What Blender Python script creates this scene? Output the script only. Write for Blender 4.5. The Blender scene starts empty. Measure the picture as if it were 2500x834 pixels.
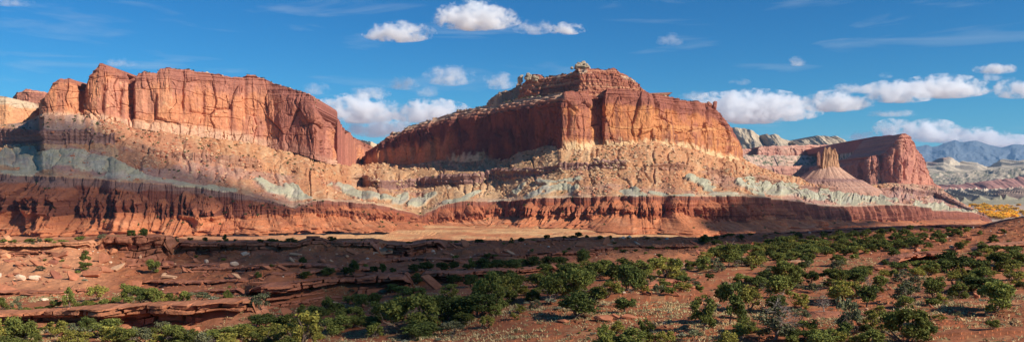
import bpy, bmesh, math, random, time
import numpy as np
from math import radians as R

T0 = time.time()
sc = bpy.context.scene
COL = sc.collection
# ------------------------------------------------------------------ camera, sky, sun, exposure
F = 1925.0           # focal length in photo pixels (photo is 2500 x 834)
CX, CY = 1250.0, 417.0
cam_d = bpy.data.cameras.new('camera'); cam = bpy.data.objects.new('camera', cam_d); COL.objects.link(cam)
cam_d.sensor_width = 36.0; cam_d.lens = 36.0 * F / 2500.0
cam_d.clip_start = 0.5; cam_d.clip_end = 90000
cam.location = (0, 0, 0); cam.rotation_euler = (R(90), 0, 0)
sc.camera = cam

SUN_AZ, SUN_EL = R(118), R(32)      # azimuth clockwise from +Y (view direction)
L = np.array([math.cos(SUN_EL) * math.sin(SUN_AZ), math.cos(SUN_EL) * math.cos(SUN_AZ), math.sin(SUN_EL)])
world = bpy.data.worlds.new('World'); sc.world = world; world.use_nodes = True
wt = world.node_tree; wt.nodes.clear()
def WN(t, **k):
    n = wt.nodes.new(t)
    for a, b in k.items(): setattr(n, a, b)
    return n
wo = WN('ShaderNodeOutputWorld'); bg = WN('ShaderNodeBackground')
sky = WN('ShaderNodeTexSky', sky_type='NISHITA', sun_disc=False, sun_elevation=SUN_EL, sun_rotation=SUN_AZ,
         altitude=1800, air_density=1.0, dust_density=0.7, ozone_density=4.0)
hs = WN('ShaderNodeHueSaturation'); hs.inputs['Saturation'].default_value = 1.25; hs.inputs['Value'].default_value = 1.0
wt.links.new(sky.outputs[0], hs.inputs['Color'])
tint = WN('ShaderNodeMix', data_type='RGBA', blend_type='MULTIPLY'); tint.inputs[0].default_value = 1.0
tint.inputs[7].default_value = (0.30, 0.90, 1.08, 1)
wt.links.new(hs.outputs[0], tint.inputs[6])
# thin streaks of high cirrus, laid out by sky direction
tc = WN('ShaderNodeTexCoord')
mp = WN('ShaderNodeMapping'); mp.inputs['Scale'].default_value = (2.2, 2.2, 17.0); mp.inputs['Rotation'].default_value = (0, R(5), 0)
nz = WN('ShaderNodeTexNoise'); nz.inputs['Scale'].default_value = 2.3; nz.inputs['Detail'].default_value = 8; nz.inputs['Distortion'].default_value = 0.6
nz.inputs['Roughness'].default_value = 0.55
wt.links.new(tc.outputs['Generated'], mp.inputs[0]); wt.links.new(mp.outputs[0], nz.inputs[0])
cr = WN('ShaderNodeMapRange'); cr.inputs[1].default_value = 0.55; cr.inputs[2].default_value = 0.85; cr.inputs[3].default_value = 0; cr.inputs[4].default_value = 0.42
wt.links.new(nz.outputs[0], cr.inputs[0])
cm = WN('ShaderNodeMix', data_type='RGBA'); wt.links.new(cr.outputs[0], cm.inputs[0])
wt.links.new(tint.outputs[2], cm.inputs[6]); cm.inputs[7].default_value = (6.5, 7.4, 8.2, 1)
wt.links.new(cm.outputs[2], bg.inputs[0]); bg.inputs[1].default_value = 0.07
wt.links.new(bg.outputs[0], wo.inputs[0])

sun_d = bpy.data.lights.new('sun', 'SUN'); sun = bpy.data.objects.new('sun', sun_d); COL.objects.link(sun)
sun_d.energy = 5.0; sun_d.angle = R(0.5); sun_d.color = (1.0, 0.94, 0.85)
sun.rotation_euler = (R(90) - SUN_EL, 0, math.pi - SUN_AZ + math.pi * 0)
sun.rotation_euler = (R(90) - SUN_EL, 0, math.atan2(L[0], -L[1]))
sc.view_settings.view_transform = 'Standard'; sc.view_settings.look = 'None'
sc.view_settings.exposure = 0.36; sc.view_settings.gamma = 1.0; sc.view_settings.use_curve_mapping = False
sc.cycles.max_bounces = 12; sc.cycles.diffuse_bounces = 3; sc.cycles.volume_bounces = 12
sc.cycles.transparent_max_bounces = 12; sc.cycles.use_denoising = True
sc.cycles.volume_max_steps = 256

# ------------------------------------------------------------------ numpy noise
def _h(*a, seed=0):
    n = np.full(np.broadcast(*a).shape, (seed * 2654435761 + 1013904223) & 0xffffffff, dtype=np.uint64)
    for i, q in enumerate(a):
        n = (n ^ (q.astype(np.int64).astype(np.uint64) & np.uint64(0xffffffff)) * np.uint64([374761393, 668265263, 2246822519][i])) & np.uint64(0xffffffff)
        n = (n ^ (n >> np.uint64(15))) * np.uint64(2246822519) & np.uint64(0xffffffff)
        n = (n ^ (n >> np.uint64(13))) * np.uint64(3266489917) & np.uint64(0xffffffff)
    n = n ^ (n >> np.uint64(16))
    return n.astype(np.float64) / 4294967295.0
def vn(x, y, seed=0):
    ix, iy = np.floor(x), np.floor(y); fx, fy = x - ix, y - iy
    ux, uy = fx * fx * (3 - 2 * fx), fy * fy * (3 - 2 * fy)
    a, b = _h(ix, iy, seed=seed), _h(ix + 1, iy, seed=seed)
    c, d = _h(ix, iy + 1, seed=seed), _h(ix + 1, iy + 1, seed=seed)
    return (a + (b - a) * ux) * (1 - uy) + (c + (d - c) * ux) * uy      # 0..1
def fbm(x, y, oct=4, seed=0, gain=0.5):
    t = 0; a = 1; n = 0
    for i in range(oct):
        t = t + a * vn(x * 2 ** i + 17.3 * i, y * 2 ** i - 9.1 * i, seed + i); n += a; a *= gain
    return t / n * 2 - 1      # -1..1
def worley(x, y, seed=0, jit=0.9):
    ix, iy = np.floor(x), np.floor(y)
    f1 = np.full(x.shape, 9.0); f2 = np.full(x.shape, 9.0); cid = np.zeros(x.shape)
    for dx in (-1, 0, 1):
        for dy in (-1, 0, 1):
            gx, gy = ix + dx, iy + dy
            px = gx + 0.5 + (_h(gx, gy, seed=seed) - 0.5) * jit
            py = gy + 0.5 + (_h(gx, gy, seed=seed + 7) - 0.5) * jit
            d = np.hypot(px - x, py - y)
            c = _h(gx, gy, seed=seed + 13)
            m = d < f1
            f2 = np.where(m, f1, np.minimum(f2, d)); cid = np.where(m, c, cid); f1 = np.where(m, d, f1)
    return f1, f2, cid
def cells1(x, seed=0, jit=0.7):     # 1-D cells: 0 at a crest, 1 in the gully, plus a random per cell
    ix = np.floor(x); f1 = np.full(x.shape, 9.0); f2 = np.full(x.shape, 9.0); cid = np.zeros(x.shape)
    for dx in (-1, 0, 1):
        g = ix + dx; p = g + 0.5 + (_h(g, g * 0, seed=seed) - 0.5) * jit
        d = np.abs(p - x); c = _h(g, g * 0 + 3, seed=seed)
        m = d < f1
        f2 = np.where(m, f1, np.minimum(f2, d)); cid = np.where(m, c, cid); f1 = np.where(m, d, f1)
    return 2 * f1 / (f1 + f2 + 1e-9), cid
def sstep(a, b, x):
    t = np.clip((x - a) / (b - a), 0, 1); return t * t * (3 - 2 * t)
def mixc(c, new, m):
    m = np.clip(m, 0, 1)[..., None]; return c * (1 - m) + np.asarray(new) * m
def blob(x, y, cx, cy, rx, ry, rot=0):
    c, s = math.cos(R(rot)), math.sin(R(rot))
    dx, dy = x - cx, y - cy
    return 1 - np.hypot((dx * c + dy * s) / rx, (-dx * s + dy * c) / ry)   # >0 inside

# ------------------------------------------------------------------ scene helpers
def link(o, parent=None):
    COL.objects.link(o)
    if parent is not None: o.parent = parent
    return o
def tag(o, label=None, cat=None, group=None, kind=None):
    if label: o['label'] = label
    if cat: o['category'] = cat
    if group: o['group'] = group
    if kind: o['kind'] = kind
    return o
def empty(name, loc=(0, 0, 0), rz=0.0, parent=None):
    o = bpy.data.objects.new(name, None); o.location = loc; o.rotation_euler = (0, 0, rz); return link(o, parent)
def mesh(name, V, Q, mats, col=None, smooth=False, parent=None, mi=None, fcol=None, obj=True):
    V = np.ascontiguousarray(V, np.float32).reshape(-1, 3); Q = np.ascontiguousarray(Q, np.int32); k = Q.shape[1]
    me = bpy.data.meshes.new(name)
    me.vertices.add(len(V)); me.vertices.foreach_set('co', V.ravel())
    me.loops.add(Q.size); me.loops.foreach_set('vertex_index', Q.ravel())
    me.polygons.add(len(Q)); me.polygons.foreach_set('loop_start', np.arange(0, Q.size, k, dtype=np.int32))
    try: me.polygons.foreach_set('loop_total', np.full(len(Q), k, np.int32))
    except Exception: pass
    for m in (mats if isinstance(mats, (list, tuple)) else [mats]): me.materials.append(m)
    if mi is not None: me.polygons.foreach_set('material_index', np.ascontiguousarray(mi, np.int32))
    me.polygons.foreach_set('use_smooth', np.full(len(Q), smooth, bool))
    if col is not None and SAT.get(id(mats)):
        col = np.asarray(col, float).reshape(-1, 3); lu = (col * [.3, .5, .2]).sum(-1, keepdims=True); col = np.clip(lu + (col - lu) * SAT[id(mats)], .012, .85)
    if col is not None:
        a = me.color_attributes.new('Col', 'FLOAT_COLOR', 'POINT')
        c = np.ones((len(V), 4), np.float32); c[:, :3] = np.asarray(col, np.float32).reshape(-1, 3); a.data.foreach_set('color', c.ravel())
    me.update(calc_edges=True)
    if not obj: return me
    return link(bpy.data.objects.new(name, me), parent)
def P3(x, y, d):       # photo pixel + distance -> world point
    x, y, d = np.broadcast_arrays(np.asarray(x, float), np.asarray(y, float), np.asarray(d, float))
    return np.stack([(x - CX) / F * d, d, (CY - y) / F * d], -1)
def zd(z, y): return z * F / (CY - y)      # distance at which height z is seen at row y
def quads(r, c):
    i = np.arange(r * c).reshape(r, c)
    return np.stack([i[:-1, :-1], i[:-1, 1:], i[1:, 1:], i[1:, :-1]], -1).reshape(-1, 4)

# ------------------------------------------------------------------ materials
def rock_mat(name, scale=0.6, amp=0.25, bump=0.5, bdist=0.3, rough=0.95, detail=6):
    m = bpy.data.materials.new(name); m.use_nodes = True; t = m.node_tree; b = t.nodes['Principled BSDF']
    b.inputs['Roughness'].default_value = rough; b.inputs['Specular IOR Level'].default_value = 0.12
    at = t.nodes.new('ShaderNodeAttribute'); at.attribute_name = 'Col'
    g = t.nodes.new('ShaderNodeNewGeometry')
    n = t.nodes.new('ShaderNodeTexNoise'); n.inputs['Scale'].default_value = scale; n.inputs['Detail'].default_value = detail; n.inputs['Roughness'].default_value = 0.65
    t.links.new(g.outputs['Position'], n.inputs['Vector'])
    r = t.nodes.new('ShaderNodeMapRange'); r.inputs[1].default_value = 0.3; r.inputs[2].default_value = 0.7
    r.inputs[3].default_value = 1 - amp; r.inputs[4].default_value = 1 + amp
    t.links.new(n.outputs[0], r.inputs[0])
    v = t.nodes.new('ShaderNodeVectorMath'); v.operation = 'SCALE'
    t.links.new(at.outputs['Color'], v.inputs[0]); t.links.new(r.outputs[0], v.inputs['Scale'])
    t.links.new(v.outputs[0], b.inputs['Base Color'])
    bp = t.nodes.new('ShaderNodeBump'); bp.inputs['Strength'].default_value = bump; bp.inputs['Distance'].default_value = bdist
    t.links.new(n.outputs[0], bp.inputs['Height']); t.links.new(bp.outputs[0], b.inputs['Normal'])
    return m
M_cliff = rock_mat('sandstone_cliff', 0.25, 0.22, 0.8, 1.5)
M_slope = rock_mat('shale_slope', 0.35, 0.20, 0.7, 1.2)
M_soil = rock_mat('red_soil', 1.6, 0.22, 0.6, 0.15)
M_ledge = rock_mat('ledge_sandstone', 1.2, 0.25, 0.8, 0.25)
rg = np.random.RandomState(77)
M_stone = rock_mat('loose_stone', 1.5, 0.2, 0.5, 0.2)
M_far = rock_mat('distant_rock', 0.05, 0.2, 0.6, 6.0)
M_mtn = rock_mat('mountain_rock', 0.002, 0.15, 0.25, 60.0)
SAT = {id(M_cliff): 1.12, id(M_slope): 1.14, id(M_soil): 1.12, id(M_ledge): 1.15, id(M_stone): 1.1, id(M_far): 1.0}
def plain_mat(name, c, rough=0.9, noise=0.25, scale=3.0, trans=0.0, rnd=0.25):
    m = bpy.data.materials.new(name); m.use_nodes = True; t = m.node_tree; b = t.nodes['Principled BSDF']
    b.inputs['Roughness'].default_value = rough; b.inputs['Specular IOR Level'].default_value = 0.15
    n = t.nodes.new('ShaderNodeTexNoise'); n.inputs['Scale'].default_value = scale; n.inputs['Detail'].default_value = 3
    oi = t.nodes.new('ShaderNodeObjectInfo'); g = t.nodes.new('ShaderNodeNewGeometry')
    t.links.new(g.outputs['Position'], n.inputs['Vector'])
    a = t.nodes.new('ShaderNodeMapRange'); a.inputs[1].default_value = .3; a.inputs[2].default_value = .7; a.inputs[3].default_value = 1 - noise; a.inputs[4].default_value = 1 + noise
    t.links.new(n.outputs[0], a.inputs[0])
    a2 = t.nodes.new('ShaderNodeMapRange'); a2.inputs[3].default_value = 1 - rnd; a2.inputs[4].default_value = 1 + rnd
    t.links.new(oi.outputs['Random'], a2.inputs[0])
    mu = t.nodes.new('ShaderNodeMath'); mu.operation = 'MULTIPLY'; t.links.new(a.outputs[0], mu.inputs[0]); t.links.new(a2.outputs[0], mu.inputs[1])
    at = t.nodes.new('ShaderNodeAttribute'); at.attribute_name = 'Col'
    v = t.nodes.new('ShaderNodeVectorMath'); v.operation = 'MULTIPLY'; v.inputs[0].default_value = c
    t.links.new(at.outputs['Color'], v.inputs[1])
    v2 = t.nodes.new('ShaderNodeVectorMath'); v2.operation = 'SCALE'; t.links.new(v.outputs[0], v2.inputs[0]); t.links.new(mu.outputs[0], v2.inputs['Scale'])
    t.links.new(v2.outputs[0], b.inputs['Base Color'])
    if trans > 0:
        tr = t.nodes.new('ShaderNodeBsdfTranslucent'); t.links.new(v2.outputs[0], tr.inputs[0])
        mx = t.nodes.new('ShaderNodeMixShader'); mx.inputs[0].default_value = trans
        t.links.new(b.outputs[0], mx.inputs[1]); t.links.new(tr.outputs[0], mx.inputs[2])
        t.links.new(mx.outputs[0], t.nodes['Material Output'].inputs[0])
    return m
M_jun = plain_mat('juniper_green', (0.155, 0.180, 0.048), trans=0.22, rnd=.35)
M_dark = plain_mat('dark_juniper_green', (0.088, 0.115, 0.034), trans=0.18, rnd=.35)
M_yel = plain_mat('yellow_green_foliage', (0.25, 0.245, 0.06), trans=0.25)
M_blue = plain_mat('grey_green_foliage', (0.15, 0.165, 0.095), trans=0.2)
M_sage = plain_mat('sagebrush_grey', (0.24, 0.26, 0.19), trans=0.1)
M_gold = plain_mat('golden_leaves', (0.82, 0.56, 0.06), trans=0.3, rnd=0.3)
M_bark = plain_mat('grey_bark', (0.17, 0.12, 0.09))
M_dead = plain_mat('weathered_dead_wood', (0.22, 0.175, 0.14))
M_grass = plain_mat('dry_grass', (0.50, 0.38, 0.19), trans=0.2)

# ------------------------------------------------------------------ sheets
XS = np.arange(-560, 3160, 1.7)
def kl(pts, X=XS):
    pts = sorted(pts); return np.interp(X, [p[0] for p in pts], [p[1] for p in pts])
def grid(keys, nseg, X):
    """keys: list of (y, d) arrays near/low -> far/high. returns P, v"""
    K = [P3(X, y, d) for y, d in keys]
    rows = []; v = []
    for i, n in enumerate(nseg):
        f = np.arange(n) / n
        for q in f: rows.append(K[i] * (1 - q) + K[i + 1] * q); v.append(i + q)
    rows.append(K[-1]); v.append(len(nseg))
    return np.array(rows), np.array(v)
def normals(P):
    du = np.gradient(P, axis=1); dv = np.gradient(P, axis=0)
    N = np.cross(du, dv); N /= np.linalg.norm(N, axis=-1, keepdims=True) + 1e-9
    s = np.sign((N * -P).sum(-1, keepdims=True)); s[s == 0] = 1
    return N * s
def photo(P): return CX + P[..., 0] / P[..., 1] * F, CY - P[..., 2] / P[..., 1] * F
def arclen(P):   # P (n,3) -> horizontal arc length
    d = np.hypot(np.diff(P[:, 0]), np.diff(P[:, 1])); return np.concatenate([[0], np.cumsum(d)])

# ================================================================== SLOPES BELOW THE CLIFFS
zf = kl([(-400, -68), (1500, -68), (1900, -77), (2000, -80), (2284, -92), (2400, -95), (2900, -97)])
y0 = kl([(-400, 584), (0, 582), (640, 580), (938, 579), (994, 558), (1067, 548), (1200, 547), (1369, 552), (1440, 560), (1515, 575), (1684, 580), (1780, 569), (1949, 558), (2174, 550), (2284, 548), (2343, 547), (2400, 542), (2430, 545), (2900, 560)])
d0 = zf * F / (CY - y0)
y1 = kl([(-400, 502), (0, 502), (113, 507), (186, 524), (253, 519), (338, 521), (507, 530), (640, 519), (825, 521), (882, 535), (1028, 545), (1100, 538), (1200, 524), (1369, 524), (1651, 524), (1763, 533), (1893, 530), (2118, 533), (2202, 536), (2287, 532), (2388, 534), (2430, 546), (2900, 561)])
d1 = kl([(-400, 870), (0, 868), (300, 870), (640, 900), (780, 930), (900, 960), (1050, 1006), (1200, 1040), (1369, 1000), (1500, 960), (1650, 950), (1800, 985), (1900, 1090), (2050, 1200), (2174, 1300), (2284, 1400), (2400, 1475), (2900, 1530)])
y2 = 2.2 * fbm(XS / 17, XS * 0, 3, 4) * (XS < 2380) + kl([(-400, 420), (0, 423), (200, 430), (300, 440), (500, 455), (600, 472), (656, 488), (713, 505), (763, 490), (797, 488), (910, 496), (961, 507), (1028, 524), (1096, 496), (1141, 490), (1240, 490), (1300, 483), (1400, 480), (1500, 477), (1700, 477), (1780, 474), (1893, 485), (2005, 502), (2118, 502), (2163, 497), (2231, 502), (2287, 513), (2371, 517), (2405, 527), (2430, 547), (2900, 562)])
d2 = d1 + kl([(-400, 7), (900, 12), (1050, 20), (1200, 9), (1900, 8), (2284, 12), (2400, 10), (2900, 6)])
y5 = kl([(-400, 305), (0, 305), (56, 299), (101, 281), (107, 272), (130, 270), (169, 274), (208, 279), (253, 285), (315, 296), (394, 307), (479, 319), (563, 327), (656, 347), (713, 355), (769, 372), (803, 386), (842, 397), (882, 402), (938, 400), (994, 402), (1051, 394), (1163, 391), (1220, 388), (1256, 374), (1324, 357), (1470, 354), (1594, 346), (1651, 352), (1707, 366), (1763, 377), (1804, 380), (1830, 396), (1860, 410), (1900, 424), (1955, 436), (2040, 447), (2118, 453), (2174, 447), (2284, 453), (2300, 463), (2350, 495), (2400, 524), (2430, 548), (2900, 563)])
d5 = kl([(-400, 1150), (0, 1150), (95, 1120), (107, 1005), (300, 1035), (560, 1120), (656, 1145), (760, 1135), (800, 1220), (842, 1380), (885, 1540), (905, 1490), (950, 1462), (1050, 1408), (1100, 1375), (1200, 1300), (1256, 1240), (1335, 1170), (1370, 1140), (1500, 1178), (1600, 1200), (1700, 1260), (1800, 1400), (1900, 1500), (2050, 1650), (2174, 1760), (2284, 1820), (2300, 1740), (2350, 1600), (2400, 1500), (2900, 1550)])
y4 = kl([(-400, 312), (0, 316), (215, 322), (282, 335), (400, 372), (535, 385), (640, 392), (770, 418), (882, 430), (932, 443), (1163, 429), (1200, 420), (1369, 405), (1499, 400), (1650, 405), (1735, 409), (1836, 430), (1950, 452), (2118, 465), (2174, 458), (2284, 470), (2350, 503), (2405, 525.5), (2430, 547.6), (2900, 562.6)])
y3 = kl([(-400, 350), (0, 352), (215, 352), (282, 350), (400, 386), (535, 402), (640, 415), (770, 435), (882, 452), (932, 458), (1163, 451), (1200, 443), (1369, 418), (1499, 414), (1650, 415), (1735, 418), (1836, 440), (1950, 461), (2118, 474), (2174, 466), (2284, 479), (2350, 508), (2405, 526), (2430, 547.3), (2900, 562.3)])
z2, z5 = (CY - y2) / F * d2, (CY - y5) / F * d5
def dslope(y):
    m = (CY - y) / F; k = (z5 - z2) / (d5 - d2); return (z2 - k * d2) / np.where(np.abs(m - k) < 1e-4, 1e-4, m - k)
dm = np.clip(dslope((y3 + y4) / 2), d2 + 1, d5 - 1)
d3, d4 = dm - kl([(-400, 4), (1800, 3), (2284, 2), (2400, .5), (2900, .5)]), dm + 3
k6 = kl([(-400, 1), (2284, 1), (2300, 0), (2900, 0)])       # behind the cliffs / falling away past the nose
z6 = z5 * k6 + (1 - k6) * (-110); d6 = d5 + 70
keysS = [(CY - (zf - 2.5) / d0 * F, d0 - 12), (y1, d1), (y2, d2), (y3, d3), (y4, d4), (y5, d5), (CY - z6 / d6 * F, d6)]
nseg = [76, 84, 64, 18, 64, 8]
PS, vS = grid(keysS, nseg, XS)
NS = normals(PS)
nr, nc = PS.shape[:2]
V2 = np.broadcast_to(vS[:, None], (nr, nc)); X2 = np.broadcast_to(XS[None], (nr, nc))
cutw = nseg[0] + nseg[1]
s1 = arclen(P3(XS, y1, d1)); S2 = np.broadcast_to(s1[None], (nr, nc)); Z = PS[..., 2]; Y2 = PS[..., 1]
# badland pillars and the cones of debris leaning on them
wall1 = P3(XS, y1, d1); tw = np.gradient(wall1, axis=0); kk = np.ones(41) / 41
tw = np.stack([np.convolve(np.pad(tw[:, i], 20, 'edge'), kk, 'valid') for i in range(3)], -1)
nw = np.stack([tw[:, 1], -tw[:, 0], tw[:, 0] * 0], -1); nw /= np.linalg.norm(nw, axis=1, keepdims=True)
nw = nw * np.sign(-(nw * wall1).sum(1, keepdims=True))
iw = np.arange(nr)[:, None] < cutw
z1 = wall1[:, 2][None]; zt_ = PS[cutw][:, 2][None]; hw = np.clip(zt_ - z1, 1, 99)
sw = S2 + 3 * fbm(S2 / 30, Z / 30, 2, 5)
hfr = np.clip((Z - z1) / hw, 0, 1)
zfoot = zf[None] - 2.5
def spurs(sp, seed, Rf_, X, a_lo, a_hi, b_lo, b_hi, k1, rmin, rmax, foot):
    """rounded buttresses: a cone against the wall, a fluted upright face, and an apron of debris below. returns reach, face mask"""
    nzr = 1 + .38 * fbm(S2 / (sp * .3), Z / 9, 4, seed + 31); nzb = hw * .34 * fbm(S2 / (sp * .22), S2 * 0 + seed, 3, seed + 33)
    best = np.full(X.shape, -1.0); face = np.zeros(X.shape); ang_ = np.zeros(X.shape); u = S2 / sp; ix = np.floor(u)
    for k in (-2, -1, 0, 1, 2):
        g = ix + k; o_ = g * 0; h1_, h2_, h3_, h4_ = [_h(g, o_ + q, seed=seed) for q in (1, 2, 3, 4)]
        cpos = (g + .5 + (_h(g, o_, seed=seed) - .5) * .85) * sp; l = sw - cpos
        za = z1 + hw * (a_lo + (a_hi - a_lo) * h1_); zb = z1 + hw * (b_lo + (b_hi - b_lo) * h2_); zb = np.minimum(zb + nzb, za - 3)
        zc0_ = 0; r1 = np.clip((za - zb) * k1, rmin, rmax); zc = z1 + hw * (.30 * h3_ ** 1.3 - .12) * np.minimum(1, sp / 17)
        ang = np.clip(l / (r1 + 2), -1.3, 1.3)
        fl1, _c = cells1(ang * (1.5 + r1 / 9) + g * 5.3 + .5 * fbm(S2 / 5, Z / 9, 3, seed + 35), seed + 3, 1.0); flute = 1 - .24 * fl1 ** 2
        up = r1 * np.clip((za - Z) / (za - zb), 0, 1) ** .9; rf = Rf_[None] * (.38 + .8 * h4_) * foot
        dn = r1 + (np.maximum(rf, r1) - r1) * np.clip((zc - Z) / (zc - zfoot), 0, 1.1)
        inface = (Z <= zb + .8) & (Z >= zc); up = np.maximum(up, 0) * nzr; r = np.where(Z > zb, np.minimum(up, r1 * flute * nzr * 1.05), np.where(inface, r1 * flute * nzr, dn))
        tt = np.clip((zc - Z) / (zc - zfoot), 0, 1.1); pf = 1.45 * np.sqrt(np.clip(r1 * r1 - l * l, 0, None)); pa = np.maximum(pf, 0) * (1 - sstep(0, .35, tt)) + (r + .45 * r1 - (1.35 - .4 * h4_) * (np.sqrt(l * l + 4) - 2)) * sstep(0, .35, tt); p = np.where(Z > zc, np.sqrt(np.clip(r * r - l * l, 0, None)) * 1.45, pa); p = np.where(Z > za, -1, p)
        m = p > best; best = np.where(m, p, best); face = np.where(m, inface * 1.0, face); ang_ = np.where(m, l / (r + 2) * 8 + g * 2.7, ang_)
    return np.maximum(best, 0), face, ang_
highc = kl([(-400, .8), (0, .85), (140, .8), (200, .35), (600, .45), (750, .8), (900, .9), (1150, 1.0), (1560, .9), (1700, .5), (1900, .25), (2200, .25), (2900, 0)])[None]
Rfoot = kl([(-400, 66), (800, 60), (900, 90), (1050, 34), (1150, 46), (1300, 50), (1420, 60), (1520, 90), (1700, 95), (1800, 70), (2900, 55)])
A1, f1_, g1_ = spurs(36.0, 11, Rfoot, S2, .5 + .35 * highc, 1.05, .2, .7 - .25 * highc, 1.1, 10, 27, 1.0)
A2, f2_, g2_ = spurs(17.0, 12, Rfoot, S2, .35 + .25 * highc, .95, .15, .8 - .3 * highc, 1.05, 5.5, 14, .85)
A3, f3_, g3_ = spurs(9.0, 14, Rfoot, S2, .2, .85, .05, .7, 1.0, 3, 7, .6)
ks_ = kl([(-400, 1), (1750, 1), (1900, .5), (2200, .4), (2900, .6)])[None]; A1, A2, A3 = [a_ * np.where(V2 > .9, ks_, 1) for a_ in (A1, A2, A3)]
cone = np.maximum(np.maximum(A1, A2), A3); facem = np.where(cone == A1, f1_, np.where(cone == A2, f2_, f3_)); phs = np.where(cone == A1, g1_, np.where(cone == A2, g2_, g3_))
rl, _ = cells1(phs + 1.1 * fbm(S2 / 7, Z / 6, 3, 17), 18)
soft = (cone > .5) * (1 - facem)
hills_ = sstep(.62, .1, V2) * sstep(0, .12, V2) * 9 * (1 - 2.0 * np.abs(fbm(S2 / 15, Z / 7 + V2 * 2, 3, 24)))
cone = cone + soft * (1.1 * (1 - rl) + 2.2 * fbm(S2 / 6, Z / 3, 4, 22)) * sstep(0, 6, cone) + hills_
bay = 20 * fbm(s1 / 75, s1 * 0, 3, 29)[None] + 9 * fbm(s1 / 26, s1 * 0, 2, 30)[None]
med, cmn = cells1((sw + 4 * fbm(S2 / 12, Z / 25, 2, 36)) / 9, 12, .95); sm, csm = cells1((sw + .6 * fbm(S2 / 5, Z / 4, 2, 9)) / 2.8, 13)
pa_ = kl([(-400, 1), (1750, 1), (1900, 1.8), (1980, 2.8), (2200, 2.6), (2300, 1.2), (2900, 1)])[None]
pill = pa_ * 5 * np.sqrt(np.clip(1 - med ** 2, 0, 1)) * (cmn + .15 * pa_ - .15) * (1 - .5 * (pa_ - 1) / 1.8 * sstep(.5, 1, hfr)) + .7 * (1 - sm) + 3 * (1 - hfr) ** 2 + 2
prot = np.maximum(cone, pill) + facem * (cone > pill) * .6 * (1 - sm)
disp = np.zeros(X2.shape)
protf = np.where(iw, prot, 0) * kl([(-400, 1), (2200, 1), (2300, .8), (2410, .2), (2430, .02), (2900, 0)])[None]
# points below the pillar feet start from the wall line itself, so the cones shape the whole foot
basew = np.where((V2 < 1.0)[..., None], np.stack([np.broadcast_to(wall1[:, 0], Z.shape), np.broadcast_to(wall1[:, 1], Z.shape), Z], -1), PS)
kfoot = kl([(-400, 1), (2200, 1), (2400, 0), (2900, 0)])[None, :, None]
bayf = bay * sstep(0, .8, V2) * (1 - sstep(2.0, 3.0, V2)) * kl([(-400, 1), (2250, 1), (2380, 0), (2900, 0)])[None]
PS = np.where(iw[..., None], basew * kfoot + PS * (1 - kfoot), PS) + nw[None] * (protf + bayf)[..., None]
conem = np.where(iw, sstep(-.5, 1.0, cone - pill) * (1 - facem * .92), 0); pyrm = 0 * conem
fade = kl([(-400, 1), (2200, 1), (2300, .6), (2420, .1), (2900, .05)])[None]
low = 1.0
# bedding steps in the wall
bed = fbm(Z / 1.3 + 40, Z * 0 + S2 / 200, 2, 31) * 1.2 + (fbm(Z / 3.4, Z * 0 + S2 / 300, 2, 33)) * 1.3
disp = np.where((V2 > .6) & (V2 < 2.05), bed * (.35 + .65 * facem), 0) * fade
# green shale domes, soft gullies and rubble above
gx, gy = X2, np.asarray(photo(PS)[1])
wob = fbm(S2 / 25, Z / 12, 4, 41)
G = np.full(X2.shape, -1.0)
for b in [(60, 388, 130, 34, 0), (-150, 385, 160, 38, 0), (215, 402, 110, 32, 14), (330, 425, 90, 16, 12), (400, 440, 60, 8, 8), (480, 455, 110, 9, 6), (655, 452, 62, 13, 26), (720, 465, 35, 14, 30), (740, 478, 45, 8, 5), (800, 452, 20, 6, 10),
          (860, 466, 60, 13, 24), (925, 480, 55, 9, 8), (985, 482, 38, 13, -20), (1040, 482, 52, 13, -22), (1120, 489, 40, 5, -8), (1165, 470, 36, 6, -25), (1262, 464, 36, 9, -35), (1215, 489, 36, 4, -8), (1365, 455, 66, 22, -8), (1310, 470, 40, 10, -20),
          (1545, 468, 45, 13, 15), (1610, 472, 34, 7, 10), (1670, 476, 40, 4, 0), (1725, 448, 26, 14, 20), (1760, 474, 40, 8, 4), (1700, 440, 40, 8, 10), (1830, 455, 50, 20, 15), (1890, 462, 75, 17, 8), (1965, 475, 60, 13, 8), (2060, 480, 75, 20, 6), (2140, 488, 50, 14, 5), (2275, 503, 62, 10, 6), (2345, 512, 40, 5, 8), (530, 463, 60, 6, 3)]:
    G = np.maximum(G, blob(X2, gy, *b))
green = sstep(-0.06, 0.16, G + wob * 0.62 - .55 * sstep(.02, .35, fbm(S2 / 26, Z / 14 + Y2 / 60, 3, 98)) - .06 * (X2 > 800) * (X2 < 1800) + .12 * fbm(S2 / 6, Z / 4, 3, 44)) * ((V2 > 1.93) & (V2 < 4.6))
dom, cd = cells1((S2 + 16 * wob) / 27, 51); dm2, _ = cells1((S2 + 7 * wob) / 8, 52)
env_t = sstep(2.0, 2.35, V2) * (1 - sstep(4.4, 5.0, V2))
disp += green * env_t * (3.6 * np.sqrt(np.clip(1 - dom ** 2, 0, 1)) * (.2 + cd) + .5 * (1 - dm2 ** 2) + 3.5 * fbm(S2 / 22, Z / 9, 4, 55))
rub = fbm(S2 / 7, Y2 / 7 + Z / 7, 5, 61, .6)
wr1, _, cw = worley(S2 / 4.5, Y2 / 6.5 + Z / 6.5, 63)
chg = np.abs(fbm((S2 + 8 * fbm(Z / 25, S2 / 80, 2, 96)) / 20, Z / 90 + Y2 / 300, 3, 97)); disp += (1 - green) * sstep(2.1, 2.5, V2) * (1 - sstep(4.8, 5.0, V2)) * (-3.0 * np.clip(1 - chg * 7, 0, 1)) * fade
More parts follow.
